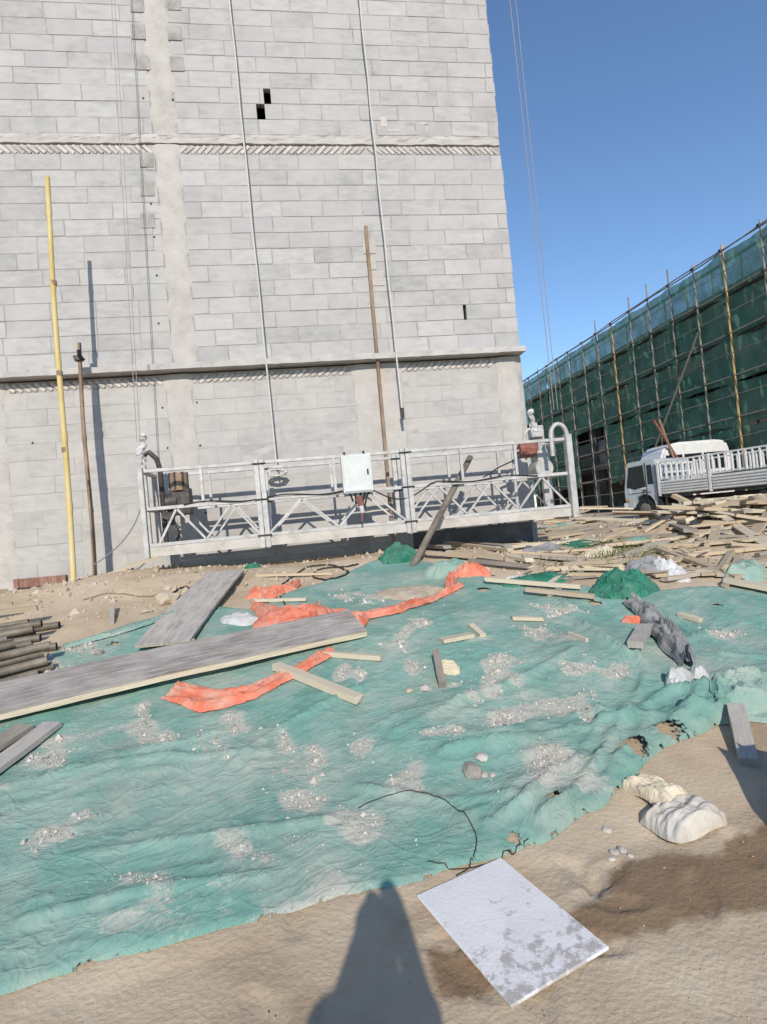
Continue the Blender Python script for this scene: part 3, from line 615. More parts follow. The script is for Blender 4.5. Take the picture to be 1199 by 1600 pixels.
def wrapped(cx, cy, cz, h, name, lean=0.0):
    mb = MB(); pts = []; rs = []
    rr = random.Random(int(cx*10))
    for i in range(12):
        t = i/11; pts.append((cx + lean*t + rr.uniform(-.015, .015), cy + rr.uniform(-.02, .02), cz + h*t)); rs.append((.062-.028*t)*(1+rr.uniform(-.28, .28)))
    mb.tube(pts, rs, 9); me = mb.mesh(name, M['plastic_white'])
    for v in me.vertices: v.co += Vector((rr.uniform(-.014, .014), rr.uniform(-.014, .014), rr.uniform(-.01, .01)))
    return at(link(name, me), plat)
wrapped(3.56, 7.92, 2.58, .34, 'plastic_wrapping', -.03)
pp(MB().box((3.58, 7.92, 2.56), (.18, .12, .08)), 'limit_bracket', M['galv'], bevel=.01)
# left hoist
hl = MB(); hl.box((-1.55, 7.98, 2.02), (.24, .22, .36)); hl.tube([(-1.76, 7.98, 2.02), (-1.6, 7.98, 2.02)], .13, 14); pp(hl, 'hoist_gearbox', M['dark_metal'], bevel=.012)
hm = MB(); hm.tube([(-1.57, 7.95, 2.17), (-1.57, 7.95, 2.40)], .125, 16); pp(hm, 'hoist_motor', M['rust'])
fan = MB()
for k in range(7): a = k*math.pi/7*2; fan.tube([(-1.57+.105*math.cos(a), 7.95+.105*math.sin(a), 2.18), (-1.57+.105*math.cos(a), 7.95+.105*math.sin(a), 2.41)], .028, 5)
pp(fan, 'motor_fins', M['dark_metal'])
pp(MB().tube([(-1.80, 7.95, ZB), (-1.80, 7.95, 2.48), (-1.83, 7.95, 2.62), (-1.92, 7.95, 2.72), (-2.0, 7.95, 2.68)], .035, 8), 'hoist_column', M['dark_metal'], smooth=True)
pp(MB().bar((-1.72, 7.9, 1.86), (-1.60, 7.9, ZB+.02), .06), 'hoist_leg', M['dark_metal']); pp(MB().bar((-1.80, 7.9, 1.86), (-1.66, 7.9, 1.80), .09), 'hoist_foot', M['dark_metal'])
pp(MB().bar((-2.0, 7.93, ZB-.1), (-2.0, 7.93, 2.55), .055), 'end_post', M['galv'], bevel=.005)
wrapped(-2.05, 7.95, 2.62, .34, 'plastic_wrapping', .09)
pp(MB().tube([(-2.03-.78*t**2.2, 7.98+.2*t, 2.6-1.02*math.sin(t*math.pi/2)**.9-.3*t**3) for t in np.linspace(0, 1, 24)], .008, 6), 'stray_wire', M['cable'], smooth=True)
# cables tied along the middle rail
rr = random.Random(5); pts = []
for i in range(60): 
    x = PX[0]+.5 + i*(PX[3]-PX[0]-1.0)/59; pts.append((x, PF-.035+.01*math.sin(i*.7), ZM+.02 + .02*math.sin(i*.5) - (.16*math.sin(max(0, min(1, (x-.95)/.9))*math.pi))))
pp(MB().tube(pts, .010, 6), 'power_cable', M['black'], smooth=True)
# control box hung on the top rail
ca = onY(533, 711, PF-.1); cb = onY(581, 771, PF-.1); cx = (ca.x+cb.x)/2; cz = (ca.z+cb.z)/2
cbx = empty('control_box', (cx, PF-.14, cz-.26)); tag(cbx, 'pale mint control box hooked on the front rail of the platform', 'control box')
part(MB().box((cx, PF-.14, cz), (.39, .16, .50)), 'casing', M['box_mint'], cbx, bevel=.012, segs=2)
cdoor = part(MB().box((cx, PF-.224, cz), (.355, .012, .46)), 'door', M['box_mint'], cbx, bevel=.004)
MB().tube([(cx+.14, PF-.235, cz-.02), (cx+.14, PF-.235, cz+.05)], .012, 6).build('handle', M['dark_metal'], cdoor)
for dx in (-.13, .13): part(MB().bar((cx+dx, PF-.06, ZT+.035), (cx+dx, PF+.03, ZT+.035), .025, .02), 'hook', M['dark_metal'], cbx)
for i, dx in enumerate((-.12, -.05, .03, .09, .14)):
    part(MB().tube([(cx+dx, PF-.14, cz-.24), (cx+dx*.8, PF-.14, cz-.30), (cx+dx*.5-.02, PF-.13, cz-.36-.03*i)], .013, 6), 'cable_gland', M['black'], cbx)
part(MB().tube([(cx+.01, PF-.15, cz-.34), (cx+.03, PF-.15, cz-.52)], [.035, .03], 8), 'plug', M['plastic_white'], cbx)
part(MB().tube([(cx+.01, PF-.152, cz-.29), (cx+.02, PF-.152, cz-.42)], .039, 8), 'plug_collar', M['hoist_red'], cbx)
g = G(525, 862); g2 = G(512, 885)
part(MB().tube([(cx+.03, PF-.15, cz-.5), (cx+.01, PF-.17, cz-.62), (g.x+.1, g.y+.1, T(g.x+.1, g.y+.1)+.1), (g.x, g.y, T(g.x, g.y)+.02), (g2.x, g2.y, T(g2.x, g2.y)+.015)], .012, 6), 'red_cable', M['hoist_red'], cbx, smooth=True)
# steel pipe leaning on the platform
a = G(645, 886); b = onY(698, 785, PF-.10); dd = ray(741, 712); n_ = (b-a).normalized(); tt = 0
best = min(((a+n_*l) for l in np.linspace(.8, 4, 200)), key=lambda p: abs((800-FPX*(p-Vector(CAM)).dot(Vector(CU))/(p-Vector(CAM)).dot(Vector(_F)))-714))
tag(MB().tube([a-n_*.05, a.lerp(best, .5), best], .043, 14).tube([best-n_*.3, best+n_*.002], .034, 12).build('pipe', M['pipe_brown'], smooth=True), 'grey steel pipe leaning on the front rail of the platform', 'pipe')

# ------------------------------------------------------------------ the green ground net
netpx = [(-260,1080), (-120,1030), (0,1040), (70,1030), (110,1008), (150,998), (205,975), (290,960), (345,952), (400,955), (445,930), (520,905), (575,882), (620,868), (650,872), (690,890), (760,905), (850,915), (930,922), (1020,925), (1100,918), (1199,925), (1290,930), (1340,1000),
         (1330,1110), (1260,1135), (1199,1130), (1150,1128), (1105,1145), (1060,1165), (1010,1195), (960,1245), (900,1290), (850,1315), (800,1332), (735,1348), (650,1380), (560,1400), (440,1432), (330,1460), (200,1490), (80,1535), (-20,1570), (-160,1590), (-330,1400)]
NP = gpoly(netpx)
# wobble the outline
outl = []
for i in range(len(NP)):
    a = np.array(NP[i]); b = np.array(NP[(i+1) % len(NP)]); n = max(2, int(np.hypot(*(b-a))/.06))
    for k in range(n):
        q = a+(b-a)*k/n; outl.append((q[0]+.10*float(fbm(q[0]*6, q[1]*6, 31)), q[1]+.10*float(fbm(q[0]*6+9, q[1]*6, 35))))
xs = np.arange(min(p[0] for p in outl)-.05, max(p[0] for p in outl)+.05, 0.02); ys = np.arange(min(p[1] for p in outl)-.05, max(p[1] for p in outl)+.05, 0.02)
X, Y = np.meshgrid(xs, ys); X = X.ravel(); Y = Y.ravel()
sd, near = poly_dist(X, Y, NP)
cand = sd > -.25
sdf = np.full(len(X), -1.0); nr = near.copy(); s2, n2 = poly_dist(X[cand], Y[cand], outl); sdf[cand] = s2; nr[cand] = n2
keep = sdf > 0
out_ = sdf <= 0; Xn = np.where(out_, nr[:, 0], X); Yn = np.where(out_, nr[:, 1], Y)
def net_offset(x, y):
    z = .018 + 0*x
    for ang, sx, sy, am, s in ((25, 7, 1.1, .005, 1), (-40, 8, 1.2, .004, 2), (70, 11, 1.8, .003, 3), (5, 16, 2.5, .003, 4)):
        c, q = math.cos(math.radians(ang)), math.sin(math.radians(ang))
        u = (-x*q+y*c) + .25*fbm(x*1.3, y*1.3, 40+s); v = x*c+y*q
        n = vn(u*sx, v*sy, 50+s); z = z + am*np.clip(1-np.abs(2*n-1)*1.6, 0, 1)**2*np.clip(2.2*vn(x*1.1, y*1.1, 60+s)-.6, 0, 1)
    for ang, sx, sy, am, s in ((18, 5, .7, .016, 11), (32, 9, 1.0, .011, 12), (-25, 7, .9, .012, 13), (60, 13, 1.4, .008, 14), (-60, 15, 1.6, .007, 15), (10, 22, 2.2, .006, 16)):
        c, q = math.cos(math.radians(ang)), math.sin(math.radians(ang))
        u = (-x*q+y*c) + .35*fbm(x*1.1+s, y*1.1, 80+s); v = x*c+y*q
        n = vn(u*sx, v*sy, 90+s); z = z + .6*am*np.exp(-np.abs(2*n-1)/.09)*np.clip(3*vn(x*.9+s, y*.9, 100+s)-1.0, 0, 1)
    return z
CL = [(224,1133,14,32),(270,1168,30,16),(80,1179,26,18),(330,1168,14,26),(371,1137,18,18),(140,1018,28,12),(84,1042,22,10),(224,1046,26,8),(555,1186,24,26),(445,1182,12,32),(495,1196,14,22),(545,1063,16,22),(650,979,22,10),(748,1084,40,14),(793,1049,28,16),(643,1042,14,14),(790,1133,20,12),(565,939,26,10),(625,1017,10,18),
      (808,1054,44,16),(965,1058,30,22),(880,1112,30,16),(797,1131,18,18),(855,1215,14,26),(880,1190,16,8),(921,1105,8,24),(837,992,18,8),(767,1080,18,14),(100,1300,60,20),(400,1340,60,20),(560,1300,40,20),(250,1390,60,18),(860,960,40,8),(1130,990,40,12),(900,1040,30,12),(690,1150,30,8),(480,1255,40,12),(640,1220,20,16)]
FOLDS = [([(60,1235),(150,1200),(260,1175),(340,1150)], .03, .025), ([(180,1100),(250,1075),(340,1050)], .02, .02), ([(350,1215),(400,1170),(480,1120),(560,1080)], .03, .03), ([(620,1150),(720,1105),(830,1060),(900,1020)], .035, .04),
         ([(880,945),(905,975),(940,1000),(985,1030)], .04, .025), ([(1100,1140),(1010,1130),(920,1150),(820,1165),(700,1180)], .05, .04), ([(1110,1095),(1050,1090),(1000,1120),(960,1160),(930,1210)], .06, .03), ([(930,1210),(900,1250),(850,1290)], .05, .03),
         ([(1120,1110),(1030,1150),(960,1200)], .05, .025), ([(990,1010),(1010,1060),(1000,1090)], .05, .03), ([(1040,960),(1080,1000),(1130,1030),(1199,1035)], .035, .025), ([(920,1100),(945,1130),(930,1160)], .03, .02),
         ([(1090,1100),(1150,1080),(1230,1060)], .07, .05), ([(1120,1125),(1170,1110),(1230,1110)], .06, .04), ([(1120,1085),(1130,1120),(1120,1140)], .05, .02), ([(1140,1085),(1155,1120),(1160,1135)], .05, .02), ([(0,1240),(120,1215),(260,1190),(420,1180)], .03, .03), ([(760,1300),(820,1265),(870,1215),(900,1200)], .04, .03), ([(560,1240),(700,1260),(800,1250)], .03, .03),
         ([(860,930),(900,960),(915,985)], .03, .02), ([(500,1000),(620,1000),(720,960)], .02, .03), ([(100,1350),(300,1320),(520,1290)], .03, .03), ([(40,1450),(240,1400),(420,1380)], .03, .03)]
_rf = random.Random(77)
for tx, ty in ((700,1185),(760,1150),(800,1235),(840,1275),(870,1295),(905,1270),(940,1240),(975,1205),(1010,1180),(720,1120),(860,1180),(900,1140)):
    FOLDS.append(([(1105+_rf.uniform(-20,20),1115+_rf.uniform(-15,15)), ((1105+tx)/2+_rf.uniform(-15,15),(1115+ty)/2+_rf.uniform(0,18)), (tx,ty)], _rf.uniform(.010,.022), _rf.uniform(.010,.018)))
for k_ in range(11):
    y_ = 1130+k_*38+_rf.uniform(-12,12); FOLDS.append(([(-40,y_+40),(160,y_+14+_rf.uniform(-10,10)),(330,y_-4+_rf.uniform(-10,10)),(520,y_-40)], _rf.uniform(.004,.010), _rf.uniform(.010,.014)))
for k_ in range(10):
    x_ = _rf.uniform(560,1000); y_ = _rf.uniform(960,1200); FOLDS.append(([(x_,y_),(x_+_rf.uniform(40,90),y_-_rf.uniform(-5,30)),(x_+_rf.uniform(110,180),y_-_rf.uniform(0,60))], _rf.uniform(.008,.016), _rf.uniform(.012,.02)))
def seg_dist(x, y, pl):
    best = np.full(np.shape(x), 1e9)
    for a, b in zip(pl, pl[1:]):
        dx, dy = b[0]-a[0], b[1]-a[1]; t = np.clip(((x-a[0])*dx+(y-a[1])*dy)/(dx*dx+dy*dy), 0, 1)
        best = np.minimum(best, np.hypot(x-a[0]-t*dx, y-a[1]-t*dy))
    return best
zn = net_offset(Xn, Yn)
for pl, h, w in FOLDS:
    P = [tuple(G(*p)[:2]) for p in pl]; dd = seg_dist(Xn, Yn, P) + .03*fbm(Xn*5, Yn*5, 77); dd = np.abs(dd)
    zn = zn + h*np.exp(-dd/w)*(0.5+.9*vn(Xn*3, Yn*3, 78)) + .2*h*np.exp(-((dd-3.0*w)/(.8*w))**2)
edge = np.clip(sdf/.05, 0, 1); zn = np.where(sdf > 0, zn*(.35+.65*edge) + .012*np.exp(-(sdf/.03)**2), .006)
V = np.stack([Xn, Yn, np.maximum(terrain(Xn, Yn, False), terrain(Xn, Yn)-.012)+zn], 1)
NETV = V
def netz(x, y):
    i = int(np.clip(round((x-xs[0])/0.02), 0, len(xs)-1)); j = int(np.clip(round((y-ys[0])/0.02), 0, len(ys)-1)); k = j*len(xs)+i
    return float(V[k, 2]) if keep[k] else T(x, y)
rs = np.random.RandomState(3); GRAVEL = []
for (cx_, cy_, sx_, sy_) in CL:
    for q_ in range(rs.randint(4, 9)):
        ox, oy = cx_+rs.randn()*sx_*.6, cy_+rs.randn()*sy_*.6; sp = rs.uniform(.1, .5); an_ = rs.uniform(-.6, .6)
        for k in range(int(rs.gamma(2, 14))+4):
            u_, v_ = rs.standard_t(4)*sx_*sp, rs.standard_t(4)*sy_*sp*.7; p = G(np.clip(ox+u_*math.cos(an_)-v_*math.sin(an_), cx_-3*sx_, cx_+3*sx_), np.clip(oy+v_*math.cos(an_)+u_*math.sin(an_)*.5, cy_-3*sy_, cy_+3*sy_))
            GRAVEL.append((p.x, p.y, min(.0012+rs.lognormal(-5.75, .7), .022)*min(max(p.y/3.4, .6), 1.5)))
for k in range(1000):
    p = G(rs.uniform(-40, 1240), rs.uniform(920, 1420)); GRAVEL.append((p.x, p.y, .001+rs.lognormal(-6.1, .6)))
_gd = poly_dist(np.array([q[0] for q in GRAVEL]), np.array([q[1] for q in GRAVEL]), NP)[0]; GRAVEL = [q for q, d_ in zip(GRAVEL, _gd) if 1.5 < q[1] < 9 and d_ > 0]
H_, _, _ = np.histogram2d([q[1] for q in GRAVEL], [q[0] for q in GRAVEL], bins=[np.append(ys, ys[-1]+.02)-.01, np.append(xs, xs[-1]+.02)-.01], weights=[min(q[2]/.004, 3) for q in GRAVEL])
def blur(a, n):
    for _ in range(n): a = (a + np.roll(a, 1, 0) + np.roll(a, -1, 0) + np.roll(a, 1, 1) + np.roll(a, -1, 1))/5
    return a
dens = (np.clip(blur(H_, 2)*.6, 0, 1)*.45 + np.clip(blur(H_, 12)*1.0, 0, 1)*.30).ravel()
dust = dens*(.45+.9*vn(Xn*9, Yn*9, 119)) + .42*sm(.05, .26, fbm(Xn*1.5, Yn*2.4, 133))*(.5+vn(Xn*6, Yn*9, 134)) + .12*np.clip(fbm(Xn*3, Yn*3, 130)*3, 0, 1) + .35*np.exp(-(np.maximum(sdf, 0)/.10))*vn(Xn*8, Yn*8, 131)
thin = np.clip(1-(sdf-.0)/.035, 0, 1)*.75*vn(Xn*16, Yn*16, 160)
for hx, hy, hr_ in ((640,930,.16), (1052,1152,.11), (990,1180,.10), (330,1010,.09), (870,1262,.05), (180,1010,.10), (930,945,.07), (755,925,.10), (560,925,.07), (1120,950,.08), (800,1318,.05)):
    hp = G(hx, hy); thin = np.maximum(thin, np.clip(.98-np.hypot((Xn-hp.x)*.8, Yn-hp.y)/hr_*.75, 0, 1)*(.35+.9*vn(Xn*13, Yn*13, hx)+.3*vn(Xn*30, Yn*30, hx)))
me = grid_mesh('ground_net', V, len(xs), len(ys), M['net_ground'], keep)
F_ = np.zeros(len(V), bool); ii = np.arange((len(xs)-1)*(len(ys)-1)); aa = (ii//(len(xs)-1))*len(xs)+ii % (len(xs)-1); QQ = np.stack([aa, aa+1, aa+1+len(xs), aa+len(xs)], 1); F_[QQ[keep[QQ].any(1)].ravel()] = True
me.attributes.new('thin', 'FLOAT', 'POINT').data.foreach_set('value', thin[F_].astype(np.float32))
me.attributes.new('dust', 'FLOAT', 'POINT').data.foreach_set('value', dust[F_].astype(np.float32))
tag(link('ground_net', me), 'wide wrinkled teal dust net spread over the sloping ground', 'netting')
def in_net(x, y):
    i = int(round((x-xs[0])/.02)); j = int(round((y-ys[0])/.02)); return 0 <= i < len(xs) and 0 <= j < len(ys) and bool(keep[j*len(xs)+i])
def S(px, py):                                                        # point on the net (or the soil) seen at a pixel
    p = G(px, py, .025); p.z = max(netz(p.x, p.y), T(p.x, p.y)); return p

# ------------------------------------------------------------------ cloth, scraps, sacks
def ribbon(name, pts, widths, m, label, cat, h=.03, seed=0, n=110, k=22, group=None, fold=.5):
    P = [S(*p) for p in pts]; rr = random.Random(seed)
    cum = [0]
    for a, b in zip(P, P[1:]): cum.append(cum[-1] + (b-a).length)
    def samp(t):
        d = t*cum[-1]
        for i in range(len(P)-1):
            if d <= cum[i+1] or i == len(P)-2:
                f = (d-cum[i])/max(cum[i+1]-cum[i], 1e-6); return P[i].lerp(P[i+1], f), widths[i]*(1-f)+widths[i+1]*f
    V = []
    for i in range(n):
        t = i/(n-1); p, w = samp(t); q, _ = samp(min(1, t+.03)); q0, _ = samp(max(0, t-.03)); d = (q-q0); d.z = 0; d.normalize(); s = Vector((-d.y, d.x, 0))
        for j in range(k):
            u = j/(k-1)-.5
            e = 1+.35*float(fbm(t*9, u*2.0+seed, seed+3)) ; x = p + s*(u*w*e) + d*(.06*w*float(fbm(u*5, t*8, seed+8)))
            z = max(netz(x.x, x.y), T(x.x, x.y)) + .008
            rid = 1-abs(2*float(vn(u*4.2+t*3.0*fold+seed, t*cum[-1]*4, seed+1))-1); rid2 = 1-abs(2*float(vn(u*9+seed, t*cum[-1]*11+u*4, seed+2))-1)
            cr1 = math.exp(-abs(2*float(vn(u*3+t*cum[-1]*2.2+seed, t*cum[-1]*5-u*3, seed+5))-1)/.2); cr2 = math.exp(-abs(2*float(vn(u*8-t*cum[-1]*4, t*cum[-1]*10+u*6+seed, seed+6))-1)/.2); z += h*(rid*.5 + rid2**2*.08 + cr1*.75 + cr2*.10)*(1-.85*abs(2*u)**4)
            V.append((x.x, x.y, z))
    me = grid_mesh(name, np.array(V), k, n, m)
    return tag(link(name, me), label, cat, group)
def heap(name, px, rx, ry, h, m, label, cat, seed=0, rot=0.0, n=52, rough=.75, group=None, pos=None):
    c = Vector(pos) if pos else S(*px); V = []; F = []
    R = n//2
    V.append(None)
    for i in range(1, R+1):
        for j in range(n):
            a = 2*math.pi*j/n; t = i/R; e = 1+.45*float(fbm(math.cos(a)*1.6+seed, math.sin(a)*1.6, seed))+.15*float(fbm(math.cos(a)*6+seed, math.sin(a)*6, seed+5))
            x = rx*t*e*math.cos(a); y = ry*t*e*math.sin(a); xx = c.x + x*math.cos(rot)-y*math.sin(rot); yy = c.y + x*math.sin(rot)+y*math.cos(rot)
            base = max(netz(xx, yy), T(xx, yy)) if i < R else T(xx, yy)
            q = xx*9/max(rx/.25, .6); w = yy*9/max(rx/.25, .6)
            rid = 1-abs(2*float(vn(q+seed, w, seed+1))-1); rid2 = 1-abs(2*float(vn(q*2.3+seed, w*2.3+q, seed+2))-1)
            cr1 = math.exp(-abs(2*float(vn(q*1.3+seed+w*.5, w*.7-q*.3, seed+6))-1)/.22); cr2 = math.exp(-abs(2*float(vn(q*2.9-w+seed, w*1.6, seed+7))-1)/.2)
            z = base + (h*(1-t**3)*(1-rough+rough*1.15*(.35+.9*vl(q*.9, w*.9+seed, seed)+.45*(vl(q*2.1+seed, w*2.1, seed+3)-.5)+.22*cr1+.15*cr2)) if i < R else -.01) + .004
            V.append((xx, yy, z))
    V[0] = (c.x, c.y, sum(v[2] for v in V[1:n+1])/n)
    for j in range(n): F.append((0, 1+j, 1+(j+1) % n))
    for i in range(R-1):
        for j in range(n): F.append((1+i*n+j, 1+(i+1)*n+j, 1+(i+1)*n+(j+1) % n, 1+i*n+(j+1) % n))
    me = bpy.data.meshes.new(name); me.from_pydata(V, [], F); me.update(); me.polygons.foreach_set('use_smooth', [True]*len(F)); me.materials.append(m)
    try: me.set_sharp_from_angle(angle=math.radians(38))
    except Exception: pass
    return tag(link(name, me), label, cat, group)
O = M['orange']
ribbon('cloth_strip', [(272,1080),(330,1098),(390,1088),(460,1052),(520,1020)], [.20,.26,.15,.13,.09], O, 'orange cloth strip tucked under the long plank', 'cloth', .05, 1)
ribbon('cloth_strip', [(510,962),(560,968),(620,957),(680,935),(722,918)], [.22,.16,.14,.13,.08], O, 'long orange cloth strip twisting towards the leaning pipe', 'cloth', .05, 2)
heap('cloth_scrap', (452,968), .36, .24, .10, O, 'crumpled orange cloth bunched beyond the long plank', 'cloth', 3, .3)
heap('cloth_scrap', (425,925), .28, .10, .07, O, 'small faded orange cloth beside the edge of the net', 'cloth', 4, .1)
heap('cloth_scrap', (425,992), .26, .12, .06, O, 'orange cloth flap lying against the long plank', 'cloth', 14, .1)
heap('cloth_scrap', (735,897), .26, .12, .10, O, 'orange cloth scrap right of the leaning pipe', 'cloth', 5, -.2)
heap('cloth_scrap', (990,972), .10, .05, .04, O, 'tiny orange rag beside the grey cloth', 'cloth', 6, -.2)
ribbon('cloth_strip', [(395,922),(425,930),(455,918),(468,912)], [.10,.16,.12,.05], O, 'orange cloth strip highest up beside the bare soil', 'cloth', .07, 61, n=60)
ribbon('cloth_strip', [(398,946),(420,962),(450,975),(480,972),(500,955)], [.10,.20,.22,.18,.08], O, 'folded orange cloth crossing the crumpled orange bunch', 'cloth', .09, 62, n=70)
ribbon('cloth_strip', [(410,1000),(440,990),(475,984),(495,968)], [.12,.20,.16,.06], O, 'orange cloth length running under the crumpled orange bunch', 'cloth', .08, 63, n=60)
ribbon('cloth_strip', [(505,958),(520,975),(560,980),(575,968)], [.08,.16,.14,.05], O, 'short orange cloth fold at the start of the long strip', 'cloth', .07, 64, n=60)
ribbon('cloth_strip', [(700,925),(705,905),(725,890),(745,898)], [.06,.12,.14,.06], O, 'torn orange cloth end at the foot of the leaning pipe', 'cloth', .07, 65, n=60)
N_ = M['net_dark']
heap('net_bundle', (625,872), .30, .20, .13, N_, 'dark green net bunched at the foot of the leaning pipe', 'netting', 7, .2)
heap('net_bundle', (700,895), .30, .18, .14, M['net'], 'rumpled pale green net scrap right of the leaning pipe', 'netting', 8, .1)
heap('net_bundle', (975,922), .38, .20, .15, N_, 'big rounded dark green net bundle lying before the timber', 'netting', 9, .1, n=64, rough=.95)
heap('net_bundle', (1165,1088), .30, .15, .07, M['net'], 'folded green net gathered at the right edge', 'netting', 10, .5)
heap('net_bundle', (870,823), .9, .55, .12, M['net'], 'green net lying on the yard beyond the platform end', 'netting', 11, .2)
heap('net_bundle', (395,884), .12, .10, .06, N_, 'small green net tuft on top of the grey plywood', 'netting', 12, .2)
heap('net_bundle', (840,907), .40, .16, .08, N_, 'flat dark green net scrap along the net edge', 'netting', 13, .0)
heap('net_bundle', (1165,895), .30, .18, .12, M['net'], 'green net scrap caught among the boards', 'netting', 15, .3)
heap('net_bundle', (905,850), .30, .14, .06, N_, 'small dark green net scrap among the strewn boards', 'netting', 71, .2)
heap('net_bundle', (1000,845), .26, .14, .06, M['net'], 'pale green net scrap before the truck cab', 'netting', 72, .2)
heap('grey_cloth', (850,862), .34, .16, .09, M['grey_cloth'], 'dark grey cloth heap beside the wall corner', 'cloth', 73, .2)
heap('grey_cloth', (935,862), .26, .12, .07, M['card'], 'brown crumpled paper among the strewn boards', 'paper', 74, .1)
ribbon('net_edge', [(100,1012),(150,1000),(210,985),(280,960),(320,950)], [.07,.06,.05,.05,.04], M['net'], 'rolled green net edge beside the bare soil', 'netting', .04, 17)
ribbon('grey_cloth', [(985,945),(1015,965),(1040,995),(1060,1020),(1078,1048)], [.12,.20,.24,.22,.10], M['grey_cloth'], 'crumpled dark grey cloth strip across the net', 'cloth', .11, 18)
heap('plastic_scrap', (1062,1068), .15, .07, .08, M['plastic_white'], 'white plastic scrap at the end of the grey cloth', 'plastic sheet', 19, .6)
heap('plastic_scrap', (1092,1056), .07, .06, .07, M['plastic_white'], 'small white plastic knot at the end of the grey cloth', 'plastic sheet', 20, .1)
heap('plastic_scrap', (1044,895), .14, .24, .13, M['plastic_white'], 'white plastic sheet standing behind the green bundle', 'plastic sheet', 21, .3)
heap('grey_cloth', (1010,890), .28, .20, .13, M['grey_cloth'], 'grey cloth heap behind the dark green bundle', 'cloth', 22, .2)
heap('plastic_scrap', (375,970), .22, .12, .06, M['plastic_white'], 'dusty white plastic scrap right of the grey plywood', 'plastic sheet', 23, -.6)
heap('plastic_scrap', (500,985), .16, .07, .05, M['plastic_white'], 'torn white plastic between the orange cloths', 'plastic sheet', 24, .2)
heap('dirt_patch', (640,929), .36, .20, .05, M['clod'], 'flat patch of bare sand on the net by the orange strip', 'sand', 25, .1, rough=.15)
heap('plastic_scrap', (835,905), .40, .06, .05, M['plastic_white'], 'thin white plastic strip beside the dark green scrap', 'plastic sheet', 26, -.3)

# ------------------------------------------------------------------ boards, planks and pipes on the slope
def plank_mesh(seed, m):
    rr = random.Random(seed); me = MB().box((0,0,0), (1,1,1)).mesh('plank', m)
    bm = bmesh.new(); bm.from_mesh(me); bmesh.ops.subdivide_edges(bm, edges=[e for e in bm.edges if abs(e.verts[0].co.x-e.verts[1].co.x) > .5], cuts=3)
    b1_, b2_ = rr.uniform(-.15, .15), rr.uniform(-.25, .25)
    for v in bm.verts:
        t = v.co.x; v.co.y += b1_*(t*t-.25)*.4 + rr.uniform(-.02, .02); v.co.z += b2_*(t*t-.25) + rr.uniform(-.02, .02)
        if abs(t) > .49: v.co.x += rr.uniform(-.012, .012)
    bm.to_mesh(me); bm.free(); return me
def where(p, words):
    d = Vector(p)-Vector(CAM); z = d.dot(Vector(_F)); px = 599.5+FPX*d.dot(Vector(CR))/z; py = 800-FPX*d.dot(Vector(CU))/z
    (xa, xb, ya, yb) = words; i = 0 if px < xa+(xb-xa)/3 else (1 if px < xa+2*(xb-xa)/3 else 2); v = 'upper' if py < (ya+yb)/2 else 'lower'
    return v + ' ' + ('left', 'middle', 'right')[i]
def board_word(L_, kind): return ('short' if L_ < .6 else 'medium' if L_ < 1.3 else 'long') + ' ' + {'wood': 'tan', 'wood_old': 'grey brown', 'wood_pale': 'pale'}[kind]
PM = {k: [plank_mesh(i*7+len(k), M[k]) for i in range(5)] for k in ('wood', 'wood_old', 'wood_pale', 'ply', 'ply_light')}
def plank_at(a, b, w, t, kind, label, cat='plank', group=None, name='plank', roll=0.0, mi=None):
    a = Vector(a); b = Vector(b); d = b-a; L_ = d.length; x = d.normalized(); y = Vector((0,0,1)).cross(x)
    if y.length < .05: y = Vector((0, 1, 0))
    y.normalize(); z = x.cross(y)
    R = Matrix((x, y, z)).transposed() @ Matrix.Rotation(roll, 3, 'X')
    o = link(name, PM[kind][random.randrange(5) if mi is None else mi]); o.matrix_world = Matrix.Translation((a+b)/2) @ R.to_4x4() @ Matrix.Diagonal((L_, w, t, 1))
    return tag(o, label, cat, group)
def plank(p1, p2, w, t, kind, label, lift=(0, 0), **k):
    a = S(*p1); b = S(*p2)
    n = 9; need = max(max(netz(*(a.lerp(b, i/(n-1)))[:2]), T(*(a.lerp(b, i/(n-1)))[:2])) - a.lerp(b, i/(n-1)).z for i in range(n)); need = min(need, .05)
    return plank_at(a+Vector((0, 0, t*.5+lift[0]+need*.7)), b+Vector((0, 0, t*.5+lift[1]+need*.7)), w, t, kind, label, **k)
